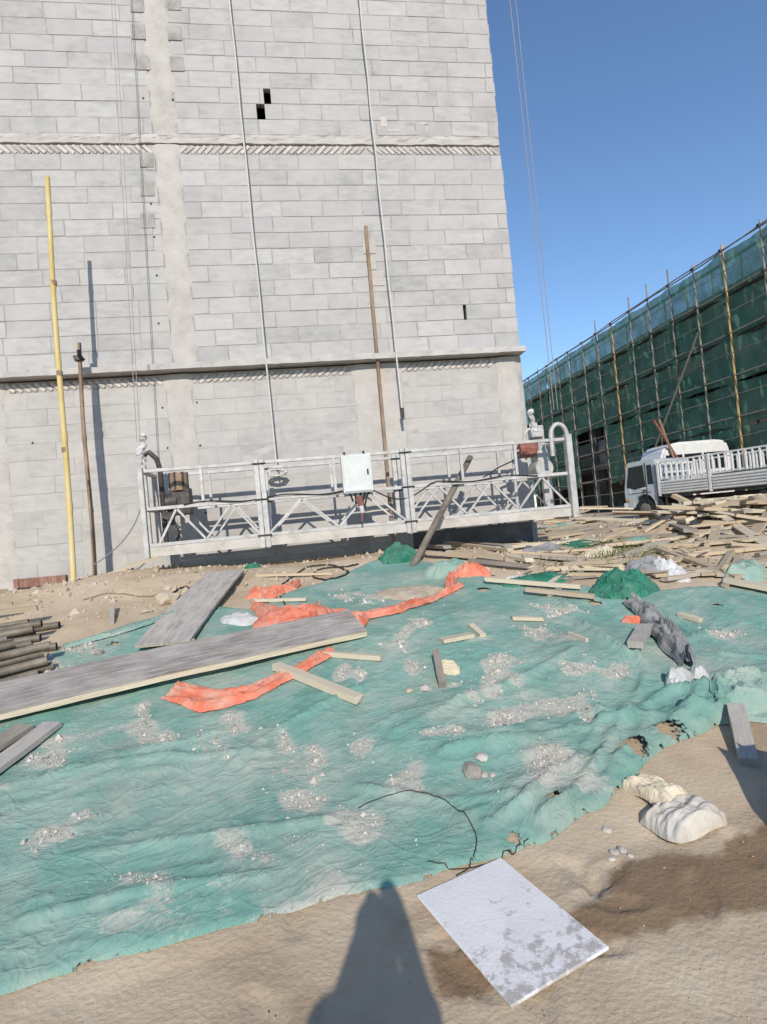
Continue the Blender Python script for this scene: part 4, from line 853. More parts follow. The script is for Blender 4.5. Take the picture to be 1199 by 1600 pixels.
# large panels from four corner pixels (near edge a-b, far edge)
def panel(corn, t, lift, face, edge, label, name='plywood_sheet', cat='plywood', edge_part=True):
    P = [S(*c) for c in corn]; c = sum(P, Vector())/4; X_ = ((P[1]-P[0])+(P[2]-P[3]))/2; Y_ = ((P[3]-P[0])+(P[2]-P[1]))/2
    lx, ly = X_.length, Y_.length
    if ly > lx: X_, Y_, lx, ly = Y_, X_, ly, lx
    x = X_.normalized(); z = x.cross(Y_).normalized(); z = z if z.z > 0 else -z; y = z.cross(x)
    ly = abs(Y_.dot(y))
    c = c + z*(lift+t/2)
    e = empty(name, c); e.rotation_euler = Matrix((x, y, z)).transposed().to_euler()
    n = 14; mb = MB(); rr = random.Random(int(lx*100))
    def slab(nm, z0, z1, inset, m):
        NX, NY = 24, 4; vs = []; fs = []
        for zz in (z0, z1):
            for iy in range(NY+1):
                for ix in range(NX+1):
                    x_ = (ix/NX-.5)*(lx-inset); y_ = (iy/NY-.5)*(ly-inset)
                    if iy in (0, NY): y_ += .010*float(fbm(ix*.7, iy*3.0+lx, 5))
                    if ix in (0, NX): x_ += .016*float(fbm(iy*1.9, ix*3.0+ly, 6))
                    vs.append((x_, y_, zz + .018*math.cos(x_/lx*math.pi)-.009 + .012*float(fbm(x_*1.4+lx, y_*2, 8))))
        W = NX+1; B = W*(NY+1)
        for iy in range(NY):
            for ix in range(NX): a_ = iy*W+ix; fs += [(a_, a_+W, a_+W+1, a_+1), (B+a_, B+a_+1, B+a_+W+1, B+a_+W)]
        for ix in range(NX): fs += [(ix, ix+1, B+ix+1, B+ix), (NY*W+ix+1, NY*W+ix, B+NY*W+ix, B+NY*W+ix+1)]
        for iy in range(NY): fs += [((iy+1)*W, iy*W, B+iy*W, B+(iy+1)*W), (iy*W+NX, (iy+1)*W+NX, B+(iy+1)*W+NX, B+iy*W+NX)]
        return MB().add(vs, fs).build(nm, m, e)
    slab('face_ply', t/2-.012, t/2, 0, face); slab('core', -t/2, t/2-.0125, .006, edge)
    return tag(e, label, cat), P
panel([(218,1019),(293,1012),(388,893),(318,902)], .03, .05, M['ply_light'], M['wood_old'], 'large grey plywood sheet lying on the slope before the platform')
pl_l, _ = panel([(-150,1168),(592,993),(530,970),(-150,1114)], .055, .03, M['ply'], M['wood_pale'], 'long grey formwork panel with pale yellow edge lying across the net', 'formwork_panel', 'panel')
plank((-90,1262), (84,1136), .14, .03, 'ply_light', 'worn narrow board under the long panel at the left edge')
plank((-90,1222), (40,1140), .16, .03, 'wood_old', 'brown board beside the worn narrow board at the left edge')
def batten_under(p1, p2, label, w=.07, t=.045, kind='wood_pale', **k): return plank(p1, p2, w, t, kind, label, **k)
# yellow edge batten of the long panel (its stiffener)
Pa = S(-150,1176)+Vector((0,0,.05)); Pb = S(594,1000)+Vector((0,0,.05))
batten_under((432,1047), (562,1100), 'pale new batten poking from under the long panel', .075, .045)
batten_under((508,1024), (597,1032), 'short pale stick beside the end of the long panel', .05, .035)
batten_under((268,1040), (298,1008), 'pale batten end under the grey plywood sheet', .09, .05, 'wood')
plank((-60,1086), (46,1083), .10, .05, 'wood', 'splintered pale plank end beside the stacked pipes')
for i, (p1, p2, lb) in enumerate([((800,968), (848,970), 'short split batten lying alone on the net'), ((1062,962), (1096,972), 'small pale wood block beside the grey cloth'), ((690,1003), (738,995), 'pale wood sliver on the middle of the net'), ((736,980), (755,996), 'tiny pale wood chip above the net middle'),
                       ((889,992), (918,1003), 'thin curved wood sliver on the right of the net')]):
    plank(p1, p2, [.07,.07,.09,.05,.02][i], .03, 'wood_pale', lb, name='wood_offcut', cat='wood offcut')
plank((1010,988), (995,1026), .11, .05, 'ply_light', 'grey wood block leaning at the grey cloth', name='wood_offcut', cat='wood offcut')
plank((1152,1124), (1170,1190), .09, .045, 'ply_light', 'grey board stub in the soil at the right edge', lift=(.08, 0), name='wood_offcut', cat='wood offcut')
plank((683,1036), (692,1076), .05, .045, 'wood_old', 'brown stick standing on the net beside a paper scrap', name='wood_offcut', cat='wood offcut', lift=(.06, 0))
heap('paper_scrap', (702,1045), .08, .09, .03, M['card'], 'brown paper scrap on the net beside the stick', 'paper', 41, .4)
plank((176,952), (174,972), .05, .03, 'wood_old', 'small upright brown offcut standing in the bare soil', lift=(.06, 0), name='wood_offcut', cat='wood offcut')
plank_at(onY(62,938,7.75)+Vector((0,0,.01)), onY(246,871,8.3)+Vector((0,0,.01)), .09, .04, 'wood_pale', 'long pale batten along the foot of the wall', 'batten', name='batten')
plank((-80,930), (0,925), .25, .05, 'wood', 'wide pale board at the foot of the left column')
plank((400,938), (480,940), .06, .03, 'wood_pale', 'thin pale batten across the orange cloth', name='batten', cat='batten')
plank((400,898), (520,895), .05, .03, 'wood', 'weathered batten between plywood sheet and net', name='batten', cat='batten')
# stacked pipes at the left edge
rowpx = []
for k_ in range(8): rowpx.append((-150, 1118-k_*15, 70+20*math.sin(k_*2.1), 1056-k_*11, 0.0))
for k_ in range(7): rowpx.append((-150, 1110-k_*15, 56+20*math.sin(k_*1.7+1), 1052-k_*11, .062))
for k_ in range(5): rowpx.append((-150, 1098-k_*15, 48+18*math.sin(k_*1.3+2), 1042-k_*11, .124))
for i, (x0, y0_, x1, y1_, lf) in enumerate(rowpx):
    a = S(x0, y0_) + Vector((0,0,.036+lf)); b = S(x1, y1_) + Vector((0,0,.036+lf)); b += (b-a).normalized()*random.uniform(-.1, .1)
    mb = MB(); d = (b-a).normalized(); mb.tube([a, b], .034, 12, cap=False); mb.tube([b, b-d*.25], .028, 12, cap=False)
    n = 12
    e = mb.build('pipe', M['pipe_brown'], smooth=True)
    lay = ('bottom', 'middle', 'top')[0 if i < 8 else 1 if i < 15 else 2]; kk = i if i < 8 else i-8 if i < 15 else i-15
    tag(e, ('nearest', 'second', 'third', 'fourth', 'fifth', 'sixth', 'seventh', 'eighth')[kk] + f' brown pipe from the front in the {lay} layer at the left edge', 'pipe', 'pipes stacked at the left edge')
plank((-100,1000), (60,972), .08, .05, 'wood', 'pale squared timber on top of the pipe stack', lift=(.18, .14))
plank((-100,985), (22,962), .08, .05, 'wood', 'second squared timber behind the pipe stack', lift=(.16, .12))
# boards under and before the platform
G_DEB = 'weathered boards strewn over the debris'
for i, (p1, p2, w, kind, lb) in enumerate([((573,838), (795,860), .12, 'wood_old', 'brown plank lying in the shade under the platform'), ((669,853), (829,882), .10, 'wood_pale', 'bright long batten lying before the platform end'), ((660,848), (800,866), .10, 'wood', 'tan batten beside the bright batten under the platform'),
      ((782,828), (829,862), .06, 'ply_light', 'grey metal strip leaning at the plinth below the platform end'), ((800,866), (916,874), .09, 'wood', 'tan board just right of the wall corner'), ((850,833), (986,813), .07, 'wood', 'long thin lath lying towards the truck'),
      ((916,880), (1013,876), .08, 'wood', 'tan lath in front of the debris'), ((760,913), (908,924), .06, 'wood_pale', 'straight white lath along the net edge'), ((823,929), (930,939), .07, 'wood', 'tan lath on the net just below the white lath'), ((1133,911), (1215,928), .14, 'wood_pale', 'pale board on the net edge at far right'),
      ((1030,861), (1156,906), .12, 'wood', 'long straight plank sloping down in front of the timber pile')]):
    plank(p1, p2, w, .04, kind, lb, lift=(.03, .02))
for i, (p1, p2, w, kind, lb) in enumerate([((560,852), (700,862), .12, 'wood_old', 'dark plank lying under the middle of the platform'), ((610,862), (742,874), .10, 'wood', 'tan plank end poking out under the leaning pipe'), ((700,868), (790,878), .09, 'wood', 'tan lath in front of the dark plinth'), ((735,880), (828,888), .08, 'wood_old', 'grey lath on the soil before the dark plinth'), ((450,868), (560,862), .08, 'wood_old', 'grey lath in the shade below the control box')]):
    plank(p1, p2, w, .04, kind, lb, lift=(.04, .03))
# timber pile at the right: the big ones by pixel
def plankY(p1, y1_, p2, y2_, w, t, kind, label):
    return plank_at(onY(*p1, y1_), onY(*p2, y2_), w, t, kind, label)
plankY((1053,774), 9.0, (1140,816), 8.2, .13, .06, 'wood', 'broad plank rising from the timber pile towards the truck')
plankY((1090,780), 8.9, (1170,825), 8.2, .13, .05, 'wood_pale', 'pale plank on top of the timber pile')
plankY((1166,789), 7.6, (1100,878), 7.1, .11, .06, 'wood', 'thick plank propped up steeply against the timber pile')
plankY((1130,846), 7.6, (1260,800), 8.0, .16, .07, 'wood_pale', 'thick yellow beam lying across the timber pile')
plankY((1062,835), 7.8, (1078,868), 7.3, .12, .05, 'wood_pale', 'short yellow block in front of the timber pile')
for i_, (p1_, ya_, p2_, yb_, w_, k_, lb_) in enumerate([((1000,836), 7.9, (1075,822), 8.3, .14, 'wood', 'wide tan board at the left foot of the timber pile'), ((1040,812), 8.4, (1120,800), 8.8, .16, 'wood', 'wide tan board high on the left of the timber pile'), ((1010,852), 7.4, (1100,862), 7.2, .12, 'wood_pale', 'pale lath in front of the short yellow block'),
      ((1090,835), 7.7, (1150,858), 7.4, .15, 'wood', 'tan board under the steep propped plank'), ((1140,868), 7.1, (1230,885), 6.9, .14, 'wood', 'tan board low on the right of the timber pile'), ((1150,880), 6.9, (1180,850), 7.3, .10, 'wood_pale', 'pale board end standing at the right of the pile'), ((1030,800), 8.7, (1075,828), 8.0, .12, 'wood_old', 'grey board sloping at the left of the pile'), ((1170,835), 7.5, (1250,845), 7.4, .16, 'wood', 'broad tan board at the right edge below the beam')]):
    plank_at(onY(*p1_, ya_), onY(*p2_, yb_), w_, .05, k_, lb_)
rr = random.Random(4)
for i in range(110):                                                    # the heap itself
    x = rr.gauss(7.2, 1.1); y = rr.gauss(7.8, .6)
    if x < 5.7 - (8.9-y)*.8: continue
    L_ = rr.uniform(.6, 1.1) if rr.random() < .25 else rr.uniform(1.1, 2.6); a = rr.gauss(.15, .85); z = T(x, y) + .02 + (.1+.9*rr.random())*.34*math.exp(-((x-7.6)/1.3)**2-((y-7.9)/.9)**2)
    dz = rr.gauss(0, .17)*L_*.8; dv = Vector((math.cos(a)*L_/2, math.sin(a)*L_/2, dz))
    a_, b_ = Vector((x, y, z))-dv, Vector((x, y, z))+dv
    a_.z = min(max(a_.z, T(a_.x, a_.y)+.015), 1.33); b_.z = min(max(b_.z, T(b_.x, b_.y)+.015), 1.33)
    plank_at(a_, b_, rr.uniform(.06, .16), rr.uniform(.025, .06), (kd := rr.choice(['wood', 'wood', 'wood_old', 'wood_pale', 'wood_pale'])), f'{board_word(L_, kd)} board in the {where((a_+b_)/2, (1000, 1199, 775, 880))} of the timber pile', group='boards heaped in the timber pile', roll=rr.uniform(-.3, .3))
for i in range(48):                                                    # strewn lower debris
    px = rr.uniform(825, 1230); py = rr.uniform(828, 905)
    if px < 900 and py < 835: continue
    c = G(px, py); L_ = rr.uniform(.4, 1.8); a = rr.gauss(.1, .5); dv = Vector((math.cos(a)*L_/2, math.sin(a)*L_/2, 0)); a_ = c-dv; b_ = c+dv
    a_.z = T(a_.x, a_.y)+.02+rr.random()*.04; b_.z = T(b_.x, b_.y)+.02+rr.random()*.04
    plank_at(a_, b_, rr.uniform(.04, .12), rr.uniform(.02, .045), (kd := rr.choice(['wood', 'wood', 'wood_old', 'wood_pale'])), f'{board_word(L_, kd)} board lying flat, {where((a_+b_)/2, (825, 1199, 828, 905))} of the strewn debris', group=G_DEB, roll=rr.uniform(-.2, .2))
for i in range(55):                                                    # far heap at the cab
    x = rr.gauss(10.0, .8); y = rr.gauss(18.6, .9); L_ = rr.uniform(.8, 2.6); a = rr.gauss(0, .6); z = T(x, y)+.03+rr.random()*.55*math.exp(-((x-10.0)/1.0)**2); dv = Vector((math.cos(a)*L_/2, math.sin(a)*L_/2, rr.uniform(-.1, .15)))
    a_, b_ = Vector((x, y, z))-dv, Vector((x, y, z))+dv; a_.z = max(a_.z, T(a_.x, a_.y)+.02); b_.z = max(b_.z, T(b_.x, b_.y)+.02)
    if max(a_.x, b_.x) > 10.75: continue
    plank_at(a_, b_, rr.uniform(.06, .14), .05, (kd := rr.choice(['wood', 'wood', 'wood_pale', 'wood_old'])), f'{board_word(L_, kd)} board in the far heap before the truck cab', group='boards in the far heap', roll=rr.uniform(-.2, .2))

# ------------------------------------------------------------------ gravel, clods, stones
def chips(name, pts, m, label, cat, seed):
    rr = np.random.RandomState(seed); mb = MB(); base = np.array([[1,0,-.4],[-.5,.87,-.4],[-.5,-.87,-.4],[.2,.1,.8],[.6,.6,.1],[-.7,.2,.2]]); fs = [(0,4,3),(4,1,3),(1,5,3),(5,2,3),(2,0,3),(0,2,1),(0,1,4),(1,2,5)]
    for (x, y, r) in pts:
        a = rr.rand()*6.28; c, s = math.cos(a), math.sin(a); z0 = max(netz(x, y), T(x, y)); sc = rr.uniform(.6, 1.3, 3)*r; J = base*sc + rr.uniform(-.2, .2, base.shape)*r
        mb.add([(x+p[0]*c-p[1]*s, y+p[0]*s+p[1]*c, z0+p[2]+r*.25) for p in J], fs)
    return tag(mb.build(name, m), label, cat, kind='stuff')
chips('gravel', GRAVEL, M['stone'], 'pale gravel chips spilled in patches over the net', 'gravel', 4)
pts = []
for k in range(2600):
    x, y = rs.uniform(-4, 9), rs.uniform(5.2, 11)
    if y > 8.6 and x < 3.9: continue
    if fbm(x*1.5, y*1.5, 90) < -.02 : continue
    if in_net(x, y): continue
    pts.append((x, y, rs.gamma(2, .008)+.005))
for k in range(1500):
    x, y = rs.uniform(-3.2, 3.0), rs.uniform(6.0, 8.6)
    if in_net(x, y): continue
    pts.append((x, y, min(rs.gamma(1.4, .009)+.003, .06)))
for k in range(1800):
    p = G(rs.uniform(300, 1300), rs.uniform(1150, 1640)); 
    if in_net(p.x, p.y): continue
    pts.append((p.x, p.y, min(.0006+rs.lognormal(-6.9, .6), .006)))
chips('rubble', pts, M['clod'], 'loose soil clods and rubble on the bare ground', 'rubble', 5)
mb = MB()
for k in range(260):                                                  # splinters nobody could count
    if k < 120: x, y = rs.normal(7.4, 1.3), rs.normal(8.3, .7)
    elif k < 210:
        p = G(rs.uniform(820, 1240), rs.uniform(822, 908)); x, y = p.x, p.y
    else: x, y = rs.normal(9.4, .9), rs.normal(17.5, 1.5)
    if x < 4.2 and y > 8.5: continue
    a = rs.normal(.1, .9); L_ = rs.gamma(2, .06)+.04; dz = rs.normal(0, .25); e_ = Vector((math.cos(a), math.sin(a), dz)).normalized()*L_/2; c_ = Vector((x, y, T(x, y)+.02+rs.rand()*.10)); w_ = rs.uniform(.008, .035); mb.bar(c_-e_, c_+e_, w_, w_*.5)
tag(mb.build('wood_splinters', M['wood']), 'splinters and lath scraps scattered through the timber debris', 'splinters', kind='stuff')
def stone(px, r, label, seed, m='stone'):
    c = S(*px); rr = random.Random(seed); bm = bmesh.new(); bmesh.ops.create_icosphere(bm, subdivisions=2, radius=1)
    sx, sy, sz = rr.uniform(.8, 1.2), rr.uniform(.8, 1.2), rr.uniform(.5, .75)
    for v in bm.verts:
        k = 1 + .9*float(fbm(v.co.x*2.5+seed, v.co.y*1.5+v.co.z*2, seed)); v.co = Vector((v.co.x*sx*k*r, v.co.y*sy*k*r, v.co.z*sz*k*r))
    me = bpy.data.meshes.new('stone'); bm.to_mesh(me); bm.free(); me.materials.append(M[m]); o = link('stone', me); o.location = c+Vector((0, 0, r*.3))
    return tag(o, label, 'stone')
stone((738,1208), .062, 'largest pale concrete lump on the net near the front', 1); stone((753,1188), .034, 'pale lump resting behind the largest concrete lump', 2); stone((757,1213), .026, 'small lump right of the largest concrete lump', 3); stone((770,1211), .02, 'tiny lump at the right end of the concrete lumps', 4)
stone((665,1079), .04, 'pale clod lower left of the brown stick', 5); stone((641,1081), .025, 'small tan clod left of the pale clod', 6, 'clod')
stone((155,1022), .04, 'pale stone on the net near the pipe stack', 7); stone((45,1060), .05, 'white lump at the end of the pipes', 8)
stone((250,873), .09, 'pale rounded lump under the left end of the platform', 9); stone((262,938), .12, 'grey broken stone on the soil before the platform', 10, 'clod'); stone((880,842), .05, 'pale stone beyond the wall corner', 12)
for i, (px, r) in enumerate([((960,1325), .018), ((972,1322), .022), ((955,1335), .014), ((985,1330), .012), ((948,1290), .02)]): tag(stone(px, r, 'small pale crumb of mortar on the bare soil', 20+i), group='mortar crumbs on the bare soil')

mb = MB()                                                              # dry weeds between the boards
for k in range(900):
    p = G(rs.normal(970, 45), rs.uniform(848, 888)) if k < 650 else G(rs.uniform(830, 1180), rs.uniform(845, 905)); h_ = rs.uniform(.04, .14); a = rs.rand()*6.28; w_ = .007; ln = rs.normal(0, .06, 2); z = T(p.x, p.y)
    mb.add([(p.x-w_*math.cos(a), p.y-w_*math.sin(a), z), (p.x+w_*math.cos(a), p.y+w_*math.sin(a), z), (p.x+ln[0], p.y+ln[1], z+h_)], [(0, 1, 2)])
tag(mb.build('weeds', mat('weed', [(.06,.09,.03), (.12,.15,.055), (.24,.22,.11)], 3, .9, 0, rnd=.3)), 'sparse dry weeds growing between the strewn boards', 'weeds', kind='stuff')
# ------------------------------------------------------------------ foreground: board, sack, cables
P = [G(*c) for c in [(650,1418), (783,1337), (943,1493), (812,1577)]]
c = sum(P, Vector())/4; X_ = ((P[1]-P[2])+(P[0]-P[3]))/2; Y_ = ((P[0]-P[1])+(P[3]-P[2]))/2; x = X_.normalized(); z = x.cross(Y_).normalized(); z = z if z.z > 0 else -z; y = z.cross(x)
wb = MB().box((0, 0, 0), (X_.length, Y_.length, .012)).build('foam_board', M['board_white'], bevel=.003); wb.matrix_world = Matrix.Translation(c+Vector((0, 0, .014))) @ Matrix((x, y, z)).transposed().to_4x4()
tag(wb, 'dusty white foam board lying flat on the soil in the foreground', 'board')
def sack(px, rx, ry, h, rot, m, label, seed, name='sack', cat='sack', neck=.35):
    c = G(*px); NU, NV = 72, 52; V = []; F = []; cc, ss = math.cos(rot), math.sin(rot)
    for side in (1, -1):
        for j in range(NV+1):
            for i in range(NU+1):
                u = -1+2*i/NU; v = -1+2*j/NV
                x = u*rx*(1-.05*(1-v*v)*abs(u)**3-.10*abs(u*v)**4+.06*math.sin(3*v+seed)); y = v*ry*(1-.05*(1-u*u)*abs(v)**3-.14*abs(u*v)**4+.08*math.sin(2.4*u+seed*2))
                b = (max(1-abs(u)**4.5, 0)*max(1-abs(v)**4.5, 0))**.5; e = max(abs(u), abs(v))**3
                f1 = vl(u*1.7+seed, v*1.5, seed)-.5; f2 = vl(u*3.4-v+seed, v*3.1+u*.6, seed+4)-.5; f3 = vl(u*7+v*2, v*6.5-u+seed, seed+8)-.5
                wr = math.sin(17*v+4*f1+seed)*(abs(u)**4) + math.sin(15*u+5*f1)*(abs(v)**4)
                z = h*1.75*b*(1+.6*f1+.42*f2+.18*f3) + .005*wr*min(1, b*3) if side == 1 else -.004*b
                z += .012*(1+math.sin(5*u+3*v+seed))*e*.5
                V.append((x*cc-y*ss, x*ss+y*cc, z+.006))
    W = NU+1; B = W*(NV+1)
    for j in range(NV):
        for i in range(NU): a = j*W+i; F += [(a, a+1, a+W+1, a+W), (B+a, B+a+W, B+a+W+1, B+a+1)]
    for i in range(NU): F += [(i, B+i, B+i+1, i+1), (NV*W+i, NV*W+i+1, B+NV*W+i+1, B+NV*W+i)]
    for j in range(NV): F += [(j*W, (j+1)*W, B+(j+1)*W, B+j*W), (j*W+NU, B+j*W+NU, B+(j+1)*W+NU, (j+1)*W+NU)]
    me = bpy.data.meshes.new(name); me.from_pydata(V, [], F); me.update(); me.polygons.foreach_set('use_smooth', [True]*len(F)); me.materials.append(m)
    try: me.set_sharp_from_angle(angle=math.radians(35))
    except Exception: pass
    o = link(name, me); o.location = (c.x, c.y, T(c.x, c.y)+.002)
    return tag(o, label, cat)
sack((1066,1290), .17, .125, .045, .35, M['sack'], 'crumpled white woven sack lying on the soil at right', 3, neck=0)
sack((1024,1246), .14, .09, .04, 1.9, M['card'], 'tan paper bag folded behind the white sack', 5, 'paper_bag', 'paper bag')
def hose(pts, r, m, label, cat='cable', name='cable', lift=.01):
    P = [S(*p) for p in pts]; Q = []
    for i in range(len(P)-1):
        p0, p1, p2, p3 = P[max(i-1,0)], P[i], P[i+1], P[min(i+2,len(P)-1)]
        for k in range(8):
            t = k/8; q = .5*((2*p1)+(p2-p0)*t+(2*p0-5*p1+4*p2-p3)*t*t+(3*p1-p0-3*p2+p3)*t**3); q.z = max(netz(q.x, q.y), T(q.x, q.y))+r+lift*random.random(); Q.append(q)
    Q.append(P[-1]+Vector((0,0,r)))
    return tag(MB().tube(Q, r, 6).build(name, m, smooth=True), label, cat)
hose([(560,1262),(600,1248),(645,1243),(690,1252),(725,1275),(744,1308),(743,1332),(730,1350),(712,1360)], .0025, M['black'], 'black cable looped at the front edge of the net', lift=.002)
hose([(668,1345),(700,1350),(740,1347),(780,1335),(805,1325),(826,1310)], .0025, M['black'], 'short black cable end along the front edge of the net', lift=.002)
hose([(450,905),(480,885),(520,882),(545,895),(520,905),(490,900),(500,888),(540,884),(560,880)], .010, M['black'], 'black cable coiled on the soil under the platform')
hose([(390,1020),(420,1000),(440,970),(445,945),(430,920),(450,905)], .008, M['black'], 'thin black cable running past the orange cloth')
hose([(130,935),(170,925),(230,930),(260,925),(300,930)], .006, M['rust'], 'thin rusty wire curled on the bare soil')
hose([(270,925),(290,915),(300,925),(285,935),(310,930),(295,940)], .010, M['black'], 'knotted dark cord beside the grey broken stone')

# ------------------------------------------------------------------ truck
TZ = T(13, 20)-.02; TY0, TY1 = 19.0, 20.9
tr = empty('truck', (13, 19.95, TZ)); tag(tr, 'small flatbed truck with pale cab and white stake sides', 'truck')
def tp(mb, name, m, **k): return part(mb, name, m, tr, **k)
def Z(h): return TZ+h
cabp = [(11.80, .42), (11.76, .95), (11.78, 1.15), (11.94, 1.96), (12.02, 2.03), (13.0, 2.05), (13.08, 2.0), (13.10, .42), (12.98, .42), (12.93, .62), (12.80, .80), (12.55, .88), (12.30, .80), (12.17, .62), (12.12, .42)]
tp(MB().prism([(x, Z(z)) for x, z in cabp], TY0, TY1), 'cab', M['truck_blue'], bevel=.02, segs=2, smooth=True)
tp(MB().prism([(x, Z(z)) for x, z in [(11.90,1.16), (12.04,1.86), (12.62,1.88), (12.66,1.12), (12.2,1.06)]], TY0-.012, TY0+.01), 'side_window', M['glass'])
tp(MB().prism([(x, Z(z)) for x, z in [(12.76,1.20), (12.76,1.86), (12.95,1.86), (12.97,1.20)]], TY0-.010, TY0+.01), 'rear_window', M['glass'])
wsq = MB().add([(11.80-.012, TY0+.12, Z(1.17)), (11.80-.012, TY1-.12, Z(1.17)), (11.93-.014, TY1-.16, Z(1.90)), (11.93-.014, TY0+.16, Z(1.90))], [(0,1,2,3)]); tp(wsq, 'windshield', M['glass'])
tp(MB().prism([(x, Z(z)) for x, z in [(11.98,.9), (11.98,1.12), (12.70,1.12), (12.70,.95), (12.62,.95), (12.62,1.06), (12.05,1.06), (12.05,.9)]], TY0-.008, TY0+.01), 'door_trim', M['truck_white'])
tp(MB().box((12.62, TY0-.02, Z(1.0)), (.14, .03, .04)), 'door_handle', M['black']); tp(MB().box((12.70, TY0-.005, Z(1.25)), (.02, .02, 1.4)), 'door_seam', M['black'])
tp(MB().box((11.78, TY0-.14, Z(1.45)), (.05, .14, .30)), 'mirror', M['black'], bevel=.01); tp(MB().bar((11.86, TY0+.02, Z(1.7)), (11.78, TY0-.12, Z(1.58)), .025), 'mirror_arm', M['black'])
tp(MB().box((11.77, (TY0+TY1)/2, Z(.5)), (.14, 1.92, .22)), 'bumper', M['truck_white'], bevel=.02)
for y in (TY0+.22, TY1-.22): tp(MB().box((11.745, y, Z(.78)), (.05, .30, .16)), 'headlight', M['glass'], bevel=.02)
tp(MB().box((11.9, TY0-.008, Z(.70)), (.16, .03, .10)), 'turn_signal', M['scaf_orange'], bevel=.01); tp(MB().box((12.4, TY0-.006, Z(.93)), (.9, .02, .015)), 'panel_gap', M['black']); tp(MB().box((13.16, TY0+.1, Z(.62)), (.05, .3, .5)), 'mud_flap', M['black'])
tp(MB().box((11.752, (TY0+TY1)/2, Z(.84)), (.03, 1.0, .14)), 'grille', M['black'])
for x in (12.55, 16.6):
    for y, s in ((TY0+.12, 1), (TY1-.12, -1)):
        w = tp(MB().tube([(x, y-.10, Z(.36)), (x, y-.085, Z(.36)), (x, y+.085, Z(.36)), (x, y+.10, Z(.36))], [.32, .37, .37, .32], 24), 'wheel', M['black'], smooth=True)
        rm = MB().tube([(x, y-.112*s, Z(.36)), (x, y-.08*s, Z(.36))], [.19, .21], 16); rm.build('rim', M['steel_old'], w)
tp(MB().box((15.0, TY0+.55, Z(.58)), (6.2, .12, .2)), 'chassis_rail', M['black']); tp(MB().box((15.0, TY1-.55, Z(.58)), (6.2, .12, .2)), 'chassis_rail', M['black'])
tp(MB().box((14.2, TY0+.25, Z(.5)), (.9, .35, .35)), 'fuel_tank', M['dark_metal'], bevel=.03)
BX0, BX1 = 13.22, 18.4
tp(MB().box(((BX0+BX1)/2, (TY0+TY1)/2, Z(.78)), (BX1-BX0, 1.96, .10)), 'bed_floor', M['dark_metal'])
for y in (TY0-.04, TY1+.04):
    for (xa, xb) in ((BX0, 14.95), (15.05, BX1)):
        mb = MB(); mb.box(((xa+xb)/2, y, Z(1.03)), (xb-xa, .03, .44))
        for k in range(5): mb.box(((xa+xb)/2, y-.035, Z(.86+k*.088)), (xb-xa-.06, .05, .046))
        tp(mb, 'side_board', M['truck_white'])
    for x in (BX0+.02, 15.0, BX1-.02): tp(MB().bar((x, y-.03, Z(.76)), (x, y-.03, Z(1.93)), .07), 'stake_post', M['truck_white'])
    for z in (1.30, 1.86): tp(MB().bar((BX0, y, Z(z+.03)), (BX1, y, Z(z+.05)), .05), 'stake_rail', M['truck_white'])
    n = 26
    for k in range(n):
        x = BX0 + (k+.5)*(BX1-BX0)/n; tp(MB().bar((x, y, Z(1.30)), (x, y, Z(1.88)), .085, .03), 'stake', M['truck_white'])
for z in (.95, 1.25, 1.55, 1.85): tp(MB().bar((BX0, TY0, Z(z)), (BX0, TY1, Z(z)), .05), 'front_gate_rail', M['truck_white'])
for k in range(7): y = TY0+.1+k*.28; tp(MB().bar((BX0, y, Z(.9)), (BX0, y, Z(1.85)), .05), 'front_gate_bar', M['truck_white'])
TRZ = math.radians(-71); tr.location = (12.9, 17.9, TZ); tr.rotation_euler = (0, 0, TRZ)
TRM = Matrix.Translation((12.9, 17.9, 0)) @ Matrix.Rotation(TRZ, 4, 'Z') @ Matrix.Translation((-13, -19.95, 0))
# load of boards
for i in range(14):
    x = rr.uniform(15.0, 16.2); y = rr.uniform(TY0+.2, TY1-.3); z = Z(.86+.05*(i % 9)+.02)
    plank_at(TRM @ Vector((x-1.2, y, z)), TRM @ Vector((x+1.4, y+rr.uniform(-.1, .1), z+rr.uniform(0, .04))), .13, .045, rr.choice(['wood', 'wood_pale']), 'board lying in the bed of the truck', group='boards loaded in the truck bed')
# white van behind
VY0, VY1 = 21.4, 23.0; vz = T(16, 22.2)-.02; van = empty('van', (16, 22.2, vz)); tag(van, 'white van with rounded roof parked behind the truck', 'van')
vo = 1.15; vp = [(13.75, .45), (13.8, 1.3), (13.95, 2.05), (14.2, 2.30), (14.7, 2.40), (16.6, 2.40), (17.0, 2.32), (17.15, 2.0), (17.2, .45)]
part(MB().prism([(x+vo, vz+z*1.22) for x, z in vp], VY0, VY1), 'body', M['truck_white'], van, bevel=.10, segs=3, smooth=True)
for xa, xb in ((14.1, 14.85), (14.95, 15.75), (15.85, 16.9)): part(MB().box(((xa+xb)/2+vo, VY0-.003, vz+2.05), (xb-xa, .03, .70)), 'window', M['glass'], van)
for x in (14.4+vo, 16.5+vo):
    for y in (VY0+.1, VY1-.1): part(MB().tube([(x, y-.1, vz+.33), (x, y+.1, vz+.33)], .33, 20), 'wheel', M['black'], van)

